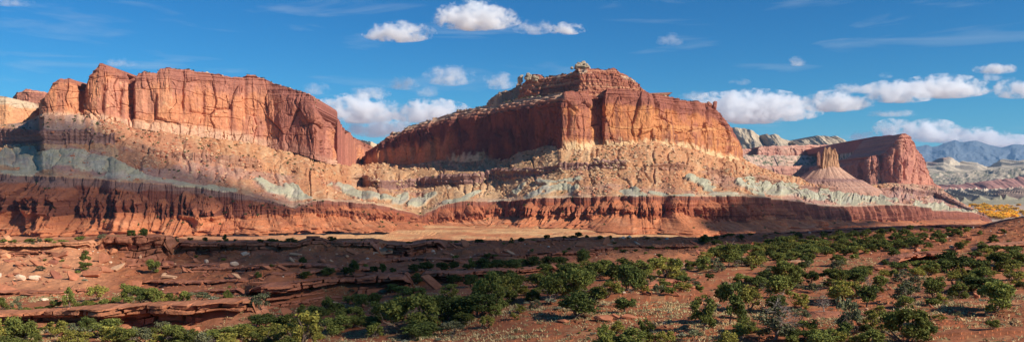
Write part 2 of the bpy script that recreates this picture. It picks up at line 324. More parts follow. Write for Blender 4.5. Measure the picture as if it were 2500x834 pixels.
disp += (1 - green) * sstep(2.0, 2.2, V2) * (1 - sstep(5.0, 5.4, V2)) * (3.2 * fbm(S2 / 45, Y2 / 70, 3, 65) + 1.2 * rub + .7 * np.where(cw > .55, np.clip(.45 - wr1, 0, 1) * 2, 0)) * fade
ledge = ((V2 >= 3.0) & (V2 <= 4.0)) * (1 - sstep(.3, .6, fbm(S2 / 90, S2 * 0, 3, 71) * 1.0 + ((X2 > 280) & (X2 < 500)) * .6 + (X2 > 1530) * (X2 < 1720) * .8))
fl, cf = cells1(S2 / 6.0, 73)
disp += ledge * (4.0 * (1 - fl) * cf + 1.6 * bed + 2.5 * sstep(.55, .8, V2 - 3.0))
PS = PS + NS * disp[..., None]
# colours of the strata
def C(*a): return np.array(a, float)
fine = fbm(S2 / 3, Z / 1.2 + Y2 / 9, 3, 81); mid = fbm(S2 / 14, Z / 8 + Y2 / 30, 4, 82); lg = fbm(S2 / 60, Z / 30 + Y2 / 90, 3, 83)
stripe = fbm(Z / 2.3 + .4 * mid, S2 / 160, 3, 84)
xc = lambda pts: kl(pts)[None]
col = np.zeros(PS.shape) + C(.44, .17, .088)                                      # badland cones
col = mixc(col, C(.62, .33, .20), sstep(.25, .6, stripe) * sstep(.85, .2, V2) * .55)
col = mixc(col, C(.31, .11, .065), sstep(-.1, .5, mid + .5 * lg) * .6); col = mixc(col, C(.56, .28, .16), sstep(.15, .5, fbm(S2 / 9, Z / 5 + V2, 4, 95)) * .4)
leftd = xc([(-400, 1), (600, 1), (760, .3), (900, 0), (2900, 0)])
rightd = xc([(-400, 0), (1750, 0), (1900, .7), (2900, 1)])
wallc = mixc(mixc(np.zeros(PS.shape) + C(.27, .088, .050), C(.17, .060, .040), np.broadcast_to(leftd, X2.shape)), C(.26, .105, .075), np.broadcast_to(rightd, X2.shape))
wallc = mixc(wallc, C(.15, .055, .038), sstep(.0, .45, stripe) * .65); wallc = mixc(wallc, C(.44, .20, .12), sstep(-.25, -.6, stripe) * .55)
cbr = np.where(iw, sstep(0, .3, hfr), 0); col = mixc(col, wallc * .8 + C(.46, .17, .09) * .2, cbr * conem * (.78 - .38 * highc * (X2 > 700)) * (1 + .6 * mid))
col = mixc(col, wallc, iw * (1 - conem) * (1 - np.clip(pyrm * 1.5, 0, .8)))
col = mixc(col, C(.22, .13, .105), sstep(1.66, 1.8, V2 + mid * .1) * (V2 < 2.05) * (leftd * .85 + .1))
col = mixc(col, C(.20, .085, .06), sstep(1.7, 1.85, V2 + mid * .1) * (V2 < 1.95) * (1 - leftd) * .7)
tal = np.zeros(PS.shape) + C(.46, .275, .15)                                         # talus
tal = mixc(tal, C(.45, .215, .115), np.broadcast_to(xc([(-400, .7), (500, .8), (800, .85), (900, .6), (1000, .25), (1300, .25), (1450, .4), (1600, .85), (1850, .75), (2900, .8)]), X2.shape) + mid * .35)
redtal = sstep(-.2, .2, blob(X2, gy, 390, 375, 330, 70, 32) + wob * .35)
tal = mixc(tal, C(.40, .19, .115), redtal * .85)
tal = mixc(tal, C(.40, .26, .205), sstep(-.1, .2, blob(X2, gy, 130, 298, 130, 24, 0) + wob * .2) * .9)
tal = mixc(tal, C(.43, .24, .18), np.broadcast_to(sstep(2140, 2220, X2), X2.shape) * .8)
tal = mixc(tal, C(.40, .24, .20), sstep(1850, 1950, X2) * sstep(4.4, 3.4, V2) * .7)
tal = mixc(tal, C(.60, .44, .28), sstep(.25, .5, fine + mid * .4) * .5); chute = fbm((S2 + 6 * fbm(Z / 20, S2 / 80, 2, 92)) / 9, Z / 60 + Y2 / 200, 4, 93); tal = mixc(tal, C(.36, .16, .09), sstep(.1, .45, chute) * .6); tal = mixc(tal, C(.58, .41, .25), sstep(.1, .45, -chute) * .4); tal = mixc(tal, C(.30, .16, .10), sstep(.2, .55, -fine + mid * .5) * .5)
col = np.where((V2 > 1.97)[..., None], tal, col)
lower = sstep(1.97, 2.0, V2) * (1 - sstep(2.9, 3.05, V2))
col = mixc(col, C(.33, .20, .175), lower * sstep(-.2, .3, lg + .3 * mid) * xc([(-400, .8), (300, .8), (500, .5), (900, .4), (2900, .35)]))
pur = mixc(np.zeros(PS.shape) + C(.27, .155, .13), C(.17, .09, .08), sstep(-.1, .4, stripe))
col = mixc(col, pur, ledge * .9 * xc([(-400, 1), (300, 1), (400, .5), (880, .5), (940, 1), (1500, 1), (1550, .5), (2900, .8)]))
gc = mixc(mixc(np.zeros(PS.shape) + C(.375, .345, .245), C(.41, .355, .24), np.broadcast_to(xc([(-400, 1), (500, 1), (620, .3), (2000, .2), (2250, .8), (2900, 1)]), X2.shape)), C(.55, .50, .40), sstep(0, .6, mid) * .5)
gc = mixc(gc, C(.36, .24, .20), sstep(.0, .5, fbm(S2 / 14, Z / 7, 4, 94)) * .55 * np.broadcast_to(leftd, X2.shape)); gc = mixc(gc, C(.33, .27, .23), sstep(.1, .5, fbm(Z / 2.2, S2 / 90, 3, 91)) * .45)
col = mixc(col, gc, green)
cap = sstep(-.3, .3, fbm(S2 / 40, S2 * 0, 3, 87)) * sstep(1.93, 1.98, V2) * (1 - sstep(2.02, 2.12 + .1 * mid, V2)) * (1 - leftd * .75)
col = mixc(col, C(.60, .46, .31), cap * .45)
SP, SC = PS, np.clip(col, .02, .85)
cut = cutw
def band(a, b, name, parent):
    r = b - a + 1
    return mesh(name, PS[a:b + 1], quads(r, nc), M_slope, SC[a:b + 1], parent=parent)
hills = empty('hills', (0, 1000, -68))
hills.location = (0, 0, 0)
tag(hills, 'talus slopes, grey green shale and fluted red badlands below the cliffs', 'hillside', kind='structure')
band(0, nseg[0], 'badland_cones', hills); band(nseg[0], cut, 'fluted_wall', hills); band(cut, nr - 1, 'talus_slope', hills)

# ------------------------------------------------------------------ valley floor and base ground
X_ = np.arange(-560, 3160, 5.0)
zfv = np.interp(X_, XS, zf); dv = np.interp(X_, XS, d0) + 40
rows = []
for q in np.linspace(0, 1, 90):
    d = 240 + (dv - 240) * q ** 1.0
    xw_ = (X_ - CX) / F * d; z = zfv - .9 + 2.2 * fbm(xw_ / 45, d / 45, 4, 101) + 1.2 * np.abs(fbm(xw_ / 18, d / 30, 3, 105)) - .9 * np.clip(1 - 14 * np.abs(fbm(xw_ / 60, d / 60, 3, 106)), 0, 1)
    rows.append(np.stack([(X_ - CX) / F * d, d, z], -1))
PV = np.array(rows); a = fbm(PV[..., 0] / 80, PV[..., 1] / 30, 4, 102); b = fbm(PV[..., 0] / 25, PV[..., 1] / 8, 4, 103)
cv = np.zeros(PV.shape) + C(.60, .33, .17); cv = mixc(cv, C(.46, .19, .10), sstep(-.15, .35, a)); cv = mixc(cv, C(.66, .44, .24), sstep(0, .5, b) * .6); cv = mixc(cv, C(.30, .20, .11), sstep(.3, .5, fbm(PV[..., 0] / 6, PV[..., 1] / 6, 3, 104)) * .5)
cv = mixc(cv, C(.50, .23, .13), sstep(850, 600, np.broadcast_to(X_[None], a.shape)) * .8)
o = mesh('valley_floor', PV, quads(*PV.shape[:2]), M_slope, cv); tag(o, 'flat pale orange desert floor between the ledges and badlands', 'valley floor', kind='structure')
gx_ = np.linspace(-26000, 26000, 60); gy_ = np.linspace(-800, 40000, 60)
GXX, GYY = np.meshgrid(gx_, gy_); PG = np.stack([GXX, GYY, GXX * 0 - 122], -1)
o = mesh('ground', PG, quads(60, 60), M_slope, np.zeros(PG.shape) + C(.42, .24, .15)); tag(o, kind='structure')

# ================================================================== CLIFFS
def cliff_cols(tab, step=1.5):
    """tab rows: (x, ytop, ybase, d). resample evenly in photo x and distance"""
    T = np.array(tab, float)
    du = np.hypot(np.diff(T[:, 0]), np.diff(T[:, 3]) / 2.2); u = np.concatenate([[0], np.cumsum(du)])
    n = int(u[-1] / step); uu = np.linspace(0, u[-1], n)
    return [np.interp(uu, u, T[:, i]) for i in range(T.shape[1])]
def cliff(name, tab, nrow, colfn, seed, amp=1.0, toprag=3.0, back=120, parent=None, slots=(), mat=None, extra=None, dip=8, cell=1.0, front=False):
    x, yt, yb, d = cliff_cols(tab)
    base = P3(x, yb, d)
    s = arclen(base); n = len(x)
    yt = yt + toprag * (fbm(s / 14, s * 0, 3, seed) * .9) + toprag * 1.2 * (np.round(vn(s / 6, s * 0, seed + 1) * 3) / 3 - .5)
    q = np.linspace(0, 1, nrow)[:, None]
    ybb = yb + 16
    top = P3(x, yt, d + 3); bot = P3(x, ybb, d - 1)
    P = bot[None] * (1 - q[..., None]) + top[None] * q[..., None]
    t = np.gradient(base, axis=0); nn = np.stack([t[:, 1], -t[:, 0], t[:, 0] * 0], -1); nn /= np.linalg.norm(nn, axis=-1, keepdims=True) + 1e-9
    sg = np.sign((nn * -base).sum(-1, keepdims=True)); sg[sg == 0] = 1; nn = nn * sg
    if front: nn = nn * 0 + np.array([0, -1.0, 0])
    k = 9; ker = np.ones(k) / k
    nn = np.stack([np.convolve(np.pad(nn[:, i], k // 2, 'edge'), ker, 'valid') for i in range(3)], -1); nn /= np.linalg.norm(nn, axis=-1, keepdims=True) + 1e-9
    S = np.broadcast_to(s[None], (nrow, n)); Zc = P[..., 2]; Q = np.broadcast_to(q, (nrow, n)); Xp = np.broadcast_to(x[None], (nrow, n))
    sw = S + 4 * fbm(S / 20, Zc / 40, 3, seed + 2)
    f1, f2, c1 = worley(sw / (38 * cell) + .25 * fbm(Zc / 25, S / 60, 2, seed + 30), Zc / (80 * cell), seed + 3); g1, g2, c2 = worley(sw / (9 * cell), Zc / (42 * cell), seed + 4); h1, h2, c3 = worley(sw / (3.4 * cell), Zc / (9 * cell), seed + 5)
    e = 7 * (c1 - .5) + 2.2 * (c2 - .5) * (c1 > .3) + 1.3 * (c3 - .5) * (c2 > .5) + 5.5 * fbm(S / 40, Zc / 160, 3, seed + 6) + 1.3 * fbm(S / 8, Zc / 30, 5, seed + 7, .6)
    e -= 2.6 * np.clip(1 - (f2 - f1) * 14, 0, 1) * (c2 > .3)
    jn = np.abs(fbm((S + 3 * fbm(Zc / 18, S / 40, 2, seed + 41)) / 13, Zc / 110, 3, seed + 40)); e -= 4.0 * np.clip(1 - jn * 22, 0, 1) * sstep(-.1, .25, fbm(S / 25, Zc / 22, 2, seed + 42))
    hj = np.abs(fbm(S / 60, (Zc + 2 * fbm(S / 15, S * 0, 2, seed + 44)) / 14, 2, seed + 43)); e -= 1.3 * np.clip(1 - hj * 16, 0, 1)
    e += 1.6 * np.abs(fbm(S / 11, Zc / 14, 5, seed + 45, .62))
    beds = fbm(Zc / 2.1, S / 150, 3, seed + 8) * 1.4 + np.floor(Q * 14) * 0
    tz = sstep(.80, .90, Q + .03 * fbm(S / 20, S * 0, 2, seed + 9))
    e = e * (1 - tz * .55) + tz * (beds * 1.8 - 5.0 * sstep(.86, 1.0, Q))
    e += 1.5 * sstep(.2, 0, Q)
    for (cx, w, dep, ytop_, ybot_) in slots:
        yy = photo(P)[1]
        e -= dep * np.exp(-((Xp - cx + (yy - ytop_) * .04 + 2 * fbm(yy / 12, Xp * 0, 2, int(cx))) / w) ** 2) * sstep(ytop_ - 14, ytop_, yy) * (1 - sstep(ybot_ - 20, ybot_, yy))
    if extra is not None: e = e + extra(Xp, P, Q)
    P = P + nn[None] * (e * amp)[..., None]
    c = colfn(Xp, P, Q, S, Zc, (c1, c2, c3, f2 - f1))
    # cap behind the rim
    tp = P[-1]; caps = []; cc = []
    dirb = -nn * 0; dirb[:, 1] = 1.0
    for j, bk in enumerate(np.array([.02, .06, .12, .25, .5, 1.0]) * back):
        r = tp + dirb * bk; r[:, 2] -= dip * (bk / back) + .8 * (vn(s / 5, s * 0 + j * 3.3, seed + 20) - .3) * (j < 4)
        caps.append(r); cc.append(np.clip(c[-1] * (.9 + .3 * vn(s / 4, s * 0 + j, seed + 22))[:, None], 0, .8))
    drop = caps[-1].copy(); drop[:, 2] = np.minimum(drop[:, 2], -100); caps.append(drop); cc.append(cc[-1])
    A = np.concatenate([P, np.array(caps)]); CC = np.concatenate([c, np.array(cc)])
    o = mesh(name, A, quads(A.shape[0], n), mat or M_cliff, np.clip(CC, .02, .85), parent=parent)
    return o, A

def streaks(S, Z, seed): return fbm(S / 5.5, Z / 45, 4, seed, .55) + .5 * fbm(S / 30, Z / 25, 2, seed + 50)
def col_left(X, P, Q, S, Z, cl):
    c1, c2, c3, ed = cl
    st = streaks(S, Z, 201); md = fbm(S / 26, Z / 30, 4, 202); fn = fbm(S / 5, Z / 6, 4, 203)
    c = np.zeros(P.shape) + C(.54, .235, .13)
    c = mixc(c, C(.50, .23, .16), sstep(-.1, .4, md) * .8)
    c = mixc(c, C(.66, .33, .17), sstep(.3, .7, c1 * .6 + .4 * md) * .5 * (X < 420))
    c = mixc(c, C(.70, .42, .24), sstep(.35, .6, fn) * .6)
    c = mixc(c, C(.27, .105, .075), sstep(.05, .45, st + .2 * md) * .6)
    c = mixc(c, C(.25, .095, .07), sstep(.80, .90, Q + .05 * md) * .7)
    c = mixc(c, C(.38, .165, .115), sstep(.72, .8, Q + .1 * md) * (X > 330) * .5)
    c = mixc(c, C(.66, .47, .32), sstep(.2, .08, Q + .06 * md) * .5)
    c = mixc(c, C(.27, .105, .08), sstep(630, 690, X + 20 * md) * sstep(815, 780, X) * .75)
    return c
def col_mid(X, P, Q, S, Z, cl):
    c1, c2, c3, ed = cl
    st = streaks(S, Z, 211); md = fbm(S / 26, Z / 30, 4, 212); fn = fbm(S / 5, Z / 6, 4, 213)
    c = np.zeros(P.shape) + C(.46, .190, .092)
    c = mixc(c, C(.36, .145, .095), sstep(-.05, .35, md) * .8)
    c = mixc(c, C(.56, .265, .12), sstep(.25, .6, c1 * .5 + .5 * fn) * .5)
    hb = sstep(.2, .5, fbm(Z / 5, S / 120, 3, 214)); c = mixc(c, C(.68, .38, .18), hb * .35)
    c = mixc(c, C(.20, .08, .06), sstep(.05, .4, st + .15 * md) * .65)
    c = mixc(c, C(.25, .095, .07), sstep(.70, .78, Q + .07 * md) * .85)
    c = mixc(c, C(.70, .53, .31), sstep(.2, .1, Q + .1 * fn) * sstep(1300, 1380, X) * .7)
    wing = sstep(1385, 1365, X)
    dk = mixc(np.zeros(P.shape) + C(.21, .070, .046), C(.125, .045, .037), sstep(-.3, .2, md + .4 * st))  # dark varnish, colour lowered further to deepen the wing's shade
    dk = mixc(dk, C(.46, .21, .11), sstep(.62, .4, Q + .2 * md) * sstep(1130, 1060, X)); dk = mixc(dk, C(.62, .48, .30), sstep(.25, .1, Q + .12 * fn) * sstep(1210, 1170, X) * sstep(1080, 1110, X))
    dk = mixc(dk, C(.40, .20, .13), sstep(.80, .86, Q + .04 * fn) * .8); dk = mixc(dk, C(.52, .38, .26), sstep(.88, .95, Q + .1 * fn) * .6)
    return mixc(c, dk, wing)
def col_right(X, P, Q, S, Z, cl):
    st = streaks(S, Z, 221); md = fbm(S / 26, Z / 30, 4, 222); fn = fbm(S / 5, Z / 6, 4, 223)
    c = np.zeros(P.shape) + C(.50, .235, .165)
    c = mixc(c, C(.40, .17, .13), sstep(0, .4, md) * .7); c = mixc(c, C(.60, .34, .22), sstep(.3, .6, fn) * .5)
    c = mixc(c, C(.28, .12, .10), sstep(.05, .45, st) * .55)
    return c

# left mesa
mesaL = tag(empty('mesa'), 'long orange sandstone mesa on the left with a sheer fractured cliff', 'mesa', kind='structure')
tabL = [(106, 262, 275, 1260), (106, 245, 272, 1100), (107, 240, 271, 1008), (115, 226, 270, 1000), (128, 200, 270, 1002), (148, 189, 272, 1004), (169, 191, 274, 1008), (189, 200, 277, 1014), (194, 214, 277, 1017), (207, 203, 279, 1018), (214, 178, 280, 1012), (225, 167, 281, 1010), (239, 154, 283, 1010), (251, 154, 285, 1012), (270, 163, 288, 1018), (293, 171, 292, 1025), (307, 175, 294, 1028), (322, 182, 297, 1034), (327, 186, 298, 1048), (333, 177, 298, 1036), (349, 174, 300, 1036), (383, 178, 305, 1044), (391, 168, 306, 1046), (417, 165, 310, 1050), (439, 167, 313, 1056), (479, 171, 319, 1066), (524, 180, 323, 1080), (563, 186, 327, 1094), (591, 189, 332, 1104), (608, 183, 336, 1110), (625, 185, 340, 1114), (653, 194, 347, 1118), (665, 203, 349, 1116), (682, 209, 351, 1112), (713, 219, 355, 1106), (749, 229, 366, 1100), (767, 241, 372, 1098), (775, 259, 375, 1104), (794, 292, 382, 1170), (814, 309, 390, 1250), (842, 323, 397, 1390), (859, 335, 400, 1470), (882, 344, 402, 1560), (900, 362, 404, 1640), (915, 385, 405, 1700)]
def ex_left(Xp, P, Q):
    return 7 * np.exp(-((Xp - 240) / 24) ** 2) * sstep(.0, .4, Q) * 0 + 5 * np.exp(-((Xp - 805) / 9) ** 2)
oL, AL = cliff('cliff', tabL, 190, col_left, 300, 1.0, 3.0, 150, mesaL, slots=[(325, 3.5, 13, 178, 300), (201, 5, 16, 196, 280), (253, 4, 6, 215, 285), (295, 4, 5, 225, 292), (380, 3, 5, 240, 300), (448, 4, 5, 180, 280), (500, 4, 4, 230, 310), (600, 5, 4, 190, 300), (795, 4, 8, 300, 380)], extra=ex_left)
tabF = [(-420, 236, 306, 1180), (0, 235, 305, 1180), (15, 236, 304, 1180), (28, 241, 302, 1185), (60, 247, 299, 1200), (85, 252, 290, 1215), (101, 258, 282, 1230), (125, 262, 275, 1240)]
def col_pale(X, P, Q, S, Z, cl):
    md = fbm(S / 20, Z / 20, 3, 233)
    c = np.zeros(P.shape) + C(.62, .33, .18); c = mixc(c, C(.54, .40, .27), sstep(.70, .8, Q + .08 * md)); return mixc(c, C(.45, .20, .12), sstep(.1, .5, md) * .5)
cliff('rear_cliff', tabF, 60, col_pale, 320, .6, 1.5, 120, mesaL)
def col_kay(X, P, Q, S, Z, cl):
    c = np.zeros(P.shape) + C(.46, .20, .13); b = fbm(Z / 2, S / 100, 3, 243)
    c = mixc(c, C(.34, .14, .10), sstep(0, .4, b)); return mixc(c, C(.60, .36, .24), sstep(-.2, -.6, b) * .6)
cliff('rear_knob', [(28, 246, 262, 1420), (33, 228, 262, 1380), (40, 223, 262, 1370), (52, 222, 262, 1370), (60, 217, 262, 1370), (70, 216, 262, 1370), (80, 221, 262, 1370), (107, 223, 262, 1375), (120, 230, 265, 1380)], 50, col_kay, 322, .7, 3, 80, mesaL)
cliff('far_cliff', [(840, 335, 395, 2500), (880, 342, 395, 2400), (905, 346, 395, 2350), (925, 352, 395, 2380), (945, 362, 395, 2450), (960, 372, 395, 2700)], 40, col_pale, 324, 1.0, 2, 150, mesaL)

# centre mesa
mesaM = tag(empty('mesa'), 'tall central sandstone mesa with a stepped cap and pale talus apron', 'mesa', kind='structure')
tabM = [(886, 392, 402, 1900), (886, 380, 400, 1700), (888, 374, 400, 1560), (904, 356, 400, 1500), (920, 342, 400, 1484), (938, 326, 398, 1474), (966, 318, 400, 1456), (994, 303, 400, 1446), (1010, 298, 400, 1440), (1039, 289, 396, 1418), (1060, 282, 393, 1412), (1075, 276, 391, 1398), (1096, 269, 390, 1376), (1141, 261, 390, 1340), (1189, 252, 389, 1308), (1256, 237, 373, 1240), (1301, 232, 362, 1200), (1335, 223, 357, 1168), (1364, 224, 356, 1138), (1372, 224, 355, 1132), (1386, 224, 355, 1134), (1425, 222, 354, 1150), (1436, 221, 354, 1156), (1444, 220, 354, 1178), (1460, 217, 353, 1186), (1472, 216, 353, 1194), (1477, 215, 353, 1168), (1490, 214, 353, 1168), (1538, 218, 351, 1178), (1583, 223, 347, 1192), (1628, 234, 349, 1212), (1668, 242, 354, 1236), (1718, 249, 367, 1272), (1745, 252, 373, 1292), (1752, 262, 374, 1300), (1769, 279, 377, 1315), (1780, 297, 378, 1330), (1794, 321, 379, 1355), (1802, 341, 380, 1380), (1806, 350, 380, 1450), (1806, 352, 380, 1700)]
def ex_mid(Xp, P, Q):
    r = 5 * np.exp(-((Xp - 1402) / 12) ** 2) * sstep(.9, .5, Q) + 4 * sstep(.2, 0., Q) * sstep(1370, 1400, Xp) * sstep(1480, 1460, Xp)
    w_ = sstep(1385, 1360, Xp); qn = Q + .035 * fbm(Xp / 16, Xp * 0, 3, 79)
    r = r - w_ * (5 * sstep(.80, .82, qn) + 5 * sstep(.87, .89, qn) + 6 * sstep(.93, .95, qn)) + w_ * 5 * fbm(Xp / 22, Q * 1.5, 3, 80)
    return r + 5 * sstep(.3, .1, Q) * np.exp(-((Xp - 1140) / 40) ** 2)
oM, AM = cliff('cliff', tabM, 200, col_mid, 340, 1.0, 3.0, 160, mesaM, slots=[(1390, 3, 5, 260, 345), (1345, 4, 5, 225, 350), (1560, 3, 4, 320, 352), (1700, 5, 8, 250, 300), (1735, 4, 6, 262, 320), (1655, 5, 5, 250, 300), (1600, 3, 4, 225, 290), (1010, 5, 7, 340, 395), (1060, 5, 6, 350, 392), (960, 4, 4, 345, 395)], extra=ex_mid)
tabK = [(1258, 236, 243, 1330), (1259, 200, 240, 1318), (1266, 192, 238, 1312), (1273, 184, 237, 1306), (1290, 182, 235, 1296), (1302, 190, 234, 1286), (1313, 189, 232, 1276), (1340, 184, 228, 1258), (1369, 181, 228, 1238), (1392, 168, 228, 1224), (1402, 168, 228, 1212), (1410, 167, 228, 1180), (1439, 167, 227, 1182), (1482, 168, 222, 1190), (1510, 169, 222, 1196), (1527, 169, 223, 1200), (1538, 177, 225, 1206), (1560, 191, 228, 1216), (1575, 201, 230, 1224), (1583, 214, 232, 1232), (1596, 224, 236, 1242), (1612, 231, 240, 1262), (1612, 232, 240, 1400)]
def ex_tier(Xp, P, Q): return -26 * (np.floor(Q * 5 + .35 * fbm(Xp / 14, Xp * 0, 3, 77)) / 5) + 3 * fbm(Xp / 6, Q * 8, 4, 78)
def col_tier(X, P, Q, S, Z, cl):
    b = fbm(Z / 1.8, S / 100, 3, 253); md = fbm(S / 14, Z / 10, 4, 254)
    c = np.zeros(P.shape) + C(.36, .145, .09); c = mixc(c, C(.24, .09, .065), sstep(0, .4, b) * .8); c = mixc(c, C(.60, .36, .22), sstep(-.1, -.5, b) * .6)
    c = mixc(c, C(.66, .54, .38), sstep(.2, .5, md) * sstep(.7, .9, Q) * .6)
    return mixc(c, C(.14, .13, .07), sstep(.42, .6, fbm(S / 2.2, Z / 1.5, 3, 255)) * .6)
tabK = [(a, b - 4.5, c, d) for a, b, c, d in tabK]
oK, AK = cliff('stepped_cap', tabK, 110, col_tier, 360, .8, 3.0, 90, mesaM, extra=ex_tier, dip=6)
def col_grey(X, P, Q, S, Z, cl):
    md = fbm(S / 12, Z / 12, 4, 263); st = streaks(S, Z, 264)
    c = np.zeros(P.shape) + C(.33, .22, .155); c = mixc(c, C(.24, .15, .11), sstep(0, .4, md) * .7); c = mixc(c, C(.44, .36, .27), sstep(.1, .4, -st) * .5)
    return mixc(c, C(.42, .20, .13), sstep(.35, .15, Q) * .7)
cliff('rear_fin', [(1190, 248, 252, 1520), (1197, 240, 250, 1470), (1211, 227, 250, 1450), (1240, 218, 248, 1440), (1256, 215, 245, 1430), (1259, 205, 245, 1425), (1272, 200, 244, 1420)], 50, col_grey, 362, .8, 4, 60, mesaM)

# right mesa, its lower walls and the benches left of it
mesaR = tag(empty('mesa'), 'pink walled mesa on the right, smaller and farther off', 'mesa', kind='structure')
tabR = [(2030, 402, 440, 2150), (2045, 400, 447, 1985), (2060, 397, 449, 1965), (2085, 390, 450, 1920), (2110, 386, 452, 1868), (2118, 382, 452, 1845), (2126, 381, 452, 1838), (2150, 379, 450, 1838), (2165, 368, 448, 1832), (2180, 352, 447, 1826), (2195, 336, 446, 1822), (2203, 326, 446, 1822), (2214, 326, 447, 1826), (2225, 331, 448, 1832), (2233, 342, 449, 1838), (2239, 351, 450, 1844), (2248, 368, 450, 1852), (2257, 379, 451, 1860), (2262, 398, 451, 1868), (2270, 418, 452, 1878), (2278, 438, 453, 1890), (2286, 451, 455, 1905), (2287, 452, 456, 2300)]
cliff('cliff', tabR, 120, col_right, 380, 1.2, 2.0, 200, mesaR, slots=[(2152, 4, 10, 360, 425), (2185, 4, 6, 380, 440), (2205, 3, 6, 400, 448), (2128, 3, 5, 385, 440)], mat=M_cliff)
def ex_bench(Xp, P, Q): return -70 * sstep(.0, .55, Q) * 1.0
def col_cap(X, P, Q, S, Z, cl):
    c = np.zeros(P.shape) + C(.36, .15, .12)
    pale = sstep(.1, .5, fbm(S / 8, P[..., 1] / 8, 4, 273)); bs = mixc(mixc(np.zeros(P.shape) + C(.55, .40, .29), C(.10, .11, .06), sstep(-.1, .15, fbm(S / 5, P[..., 1] / 6, 4, 274))), C(.62, .52, .42), pale * .7)
    return mixc(bs, c, sstep(.55, .62, Q))
cliff('upper_bench', [(2010, 372, 404, 2250), (2035, 355, 402, 2160), (2060, 351, 399, 2120), (2095, 345, 393, 2070), (2118, 339, 388, 2010), (2150, 334, 383, 1960), (2174, 330, 378, 1925), (2202, 327, 350, 1900), (2214, 330, 352, 1900)], 70, col_cap, 382, .7, 1.5, 200, mesaR, extra=ex_bench, front=True)
rb = tag(empty('hills'), 'banded red and tan rock benches between the mesas', 'rock benches', kind='structure')
def col_b1(X, P, Q, S, Z, cl):
    b = fbm(Z / 4, S / 200, 3, 283); md = fbm(S / 30, Z / 20, 4, 284)
    c = mixc(np.zeros(P.shape) + C(.54, .27, .19), C(.40, .18, .14), sstep(0, .4, b)); return mixc(c, C(.62, .40, .28), sstep(.1, .5, md) * .5)
def col_b2(X, P, Q, S, Z, cl):
    g = sstep(.0, .35, fbm(S / 7, Z / 5 + P[..., 1] / 14, 4, 285)); c = mixc(np.zeros(P.shape) + C(.58, .38, .27), C(.13, .135, .08), g * sstep(.15, .4, Q)); return c
cliff('lower_wall', [(1780, 405, 445, 2150), (1830, 404, 442, 2160), (1900, 405, 440, 2180), (1960, 404, 440, 2200), (2040, 402, 445, 2240), (2080, 400, 448, 2260)], 50, col_b1, 390, .7, 1.0, 30, rb, mat=M_far)
cliff('middle_slope', [(1780, 376, 406, 2200), (1850, 377, 406, 2210), (1960, 378, 406, 2240), (2040, 380, 404, 2280), (2100, 380, 404, 2300)], 40, col_b2, 392, .8, 1.5, 30, rb, front=True, extra=lambda X, P, Q: -90 * Q, mat=M_far)
cliff('upper_wall', [(1780, 360, 384, 2360), (1800, 362, 384, 2340), (1845, 364, 384, 2360), (1852, 358, 384, 2310), (1880, 357, 383, 2320), (1950, 354, 383, 2360), (2010, 353, 383, 2400), (2090, 350, 383, 2440), (2160, 345, 383, 2460)], 50, col_b1, 394, 1.0, 1.5, 200, rb, mat=M_far)
def col_dome(X, P, Q, S, Z, cl):
    md = fbm(S / 60, Z / 30, 4, 293); c = mixc(np.zeros(P.shape) + C(.48, .37, .25), C(.34, .26, .18), sstep(0, .4, md)); c = mixc(c, C(.54, .43, .30), sstep(.2, .5, fbm(S / 18, Z / 40, 3, 295)) * .5)
    return mixc(c, C(.16, .15, .09), sstep(.25, .1, Q) * sstep(0, .3, fbm(S / 9, Z / 5, 3, 294)))
exd0 = 0
domes = tag(empty('hills'), 'pale grey sandstone domes behind the central mesa', 'rock domes', kind='structure')
exd = lambda X, P, Q: -420 * Q ** 1.6 + 90 * fbm(X / 22, Q * 3, 4, 299)
cliff('dome', [(1770, 330, 364, 3100), (1790, 309, 362, 3060), (1800, 308, 362, 3040), (1836, 310, 361, 3020), (1848, 314, 361, 3000), (1864, 321, 360, 3010), (1880, 332, 360, 3050), (1895, 345, 360, 3150)], 60, col_dome, 396, .22, 1.5, 300, domes, extra=exd, front=True, mat=M_far, cell=3)
cliff('dome', [(1876, 332, 360, 3000), (1888, 326, 360, 2960), (1897, 322, 360, 2950), (1905, 330, 360, 2930), (1912, 324, 360, 2930), (1922, 324, 360, 2930), (1932, 335, 360, 2940), (1950, 340, 358, 2960), (1962, 345, 358, 3000)], 60, col_dome, 397, .25, 2, 300, domes, extra=exd, front=True, mat=M_far, cell=2)
cliff('dome', [(1950, 352, 362, 2900), (1962, 345, 360, 2860), (1985, 339, 358, 2840), (2015, 334, 358, 2830), (2030, 327, 357, 2820), (2045, 328, 357, 2830), (2060, 330, 356, 2830), (2085, 329, 356, 2840), (2094, 337, 354, 2850), (2105, 342, 352, 2900)], 60, col_dome, 398, .3, 2.5, 300, domes, extra=exd, front=True, mat=M_far, cell=2)
print('cliffs', round(time.time() - T0, 1))

# butte: cone of grey-red shale with a broken rock fin on top
butte = tag(empty('butte'), 'small cone shaped butte crowned by a broken tan rock fin', 'butte', kind='structure')
cxb, cyb = (2022 - CX) / F * 1560, 1560.0
th = np.linspace(0, 2 * math.pi, 260); prof = []
ztop = (CY - 398) / F * 1560
hh = np.linspace(0, 1, 110)
TH, H = np.meshgrid(th, hh)
zc = ztop - H * 58 - 26 * np.clip((H - .93) / .07, 0, 1)
rad = 13 + 84 * H ** 1.15 + 7 * sstep(.55, .57, H) - 6 * sstep(.50, .55, H) * 0
rad = rad * (1 + .10 * np.cos(TH - 2.4) + .12 * fbm(np.cos(TH) * 2 + 3, np.sin(TH) * 2 + H, 3, 404) * H) + 2.2 * fbm(np.cos(TH) * 6 + 9, np.sin(TH) * 6 + H * 2, 4, 401) * (1 + 2 * H) + sstep(.5, .55, H) * 2 * fbm(TH * 30, H * 20, 3, 402)
PB = np.stack([cxb + rad * np.cos(TH) * 1.05, cyb + rad * np.sin(TH), zc], -1)
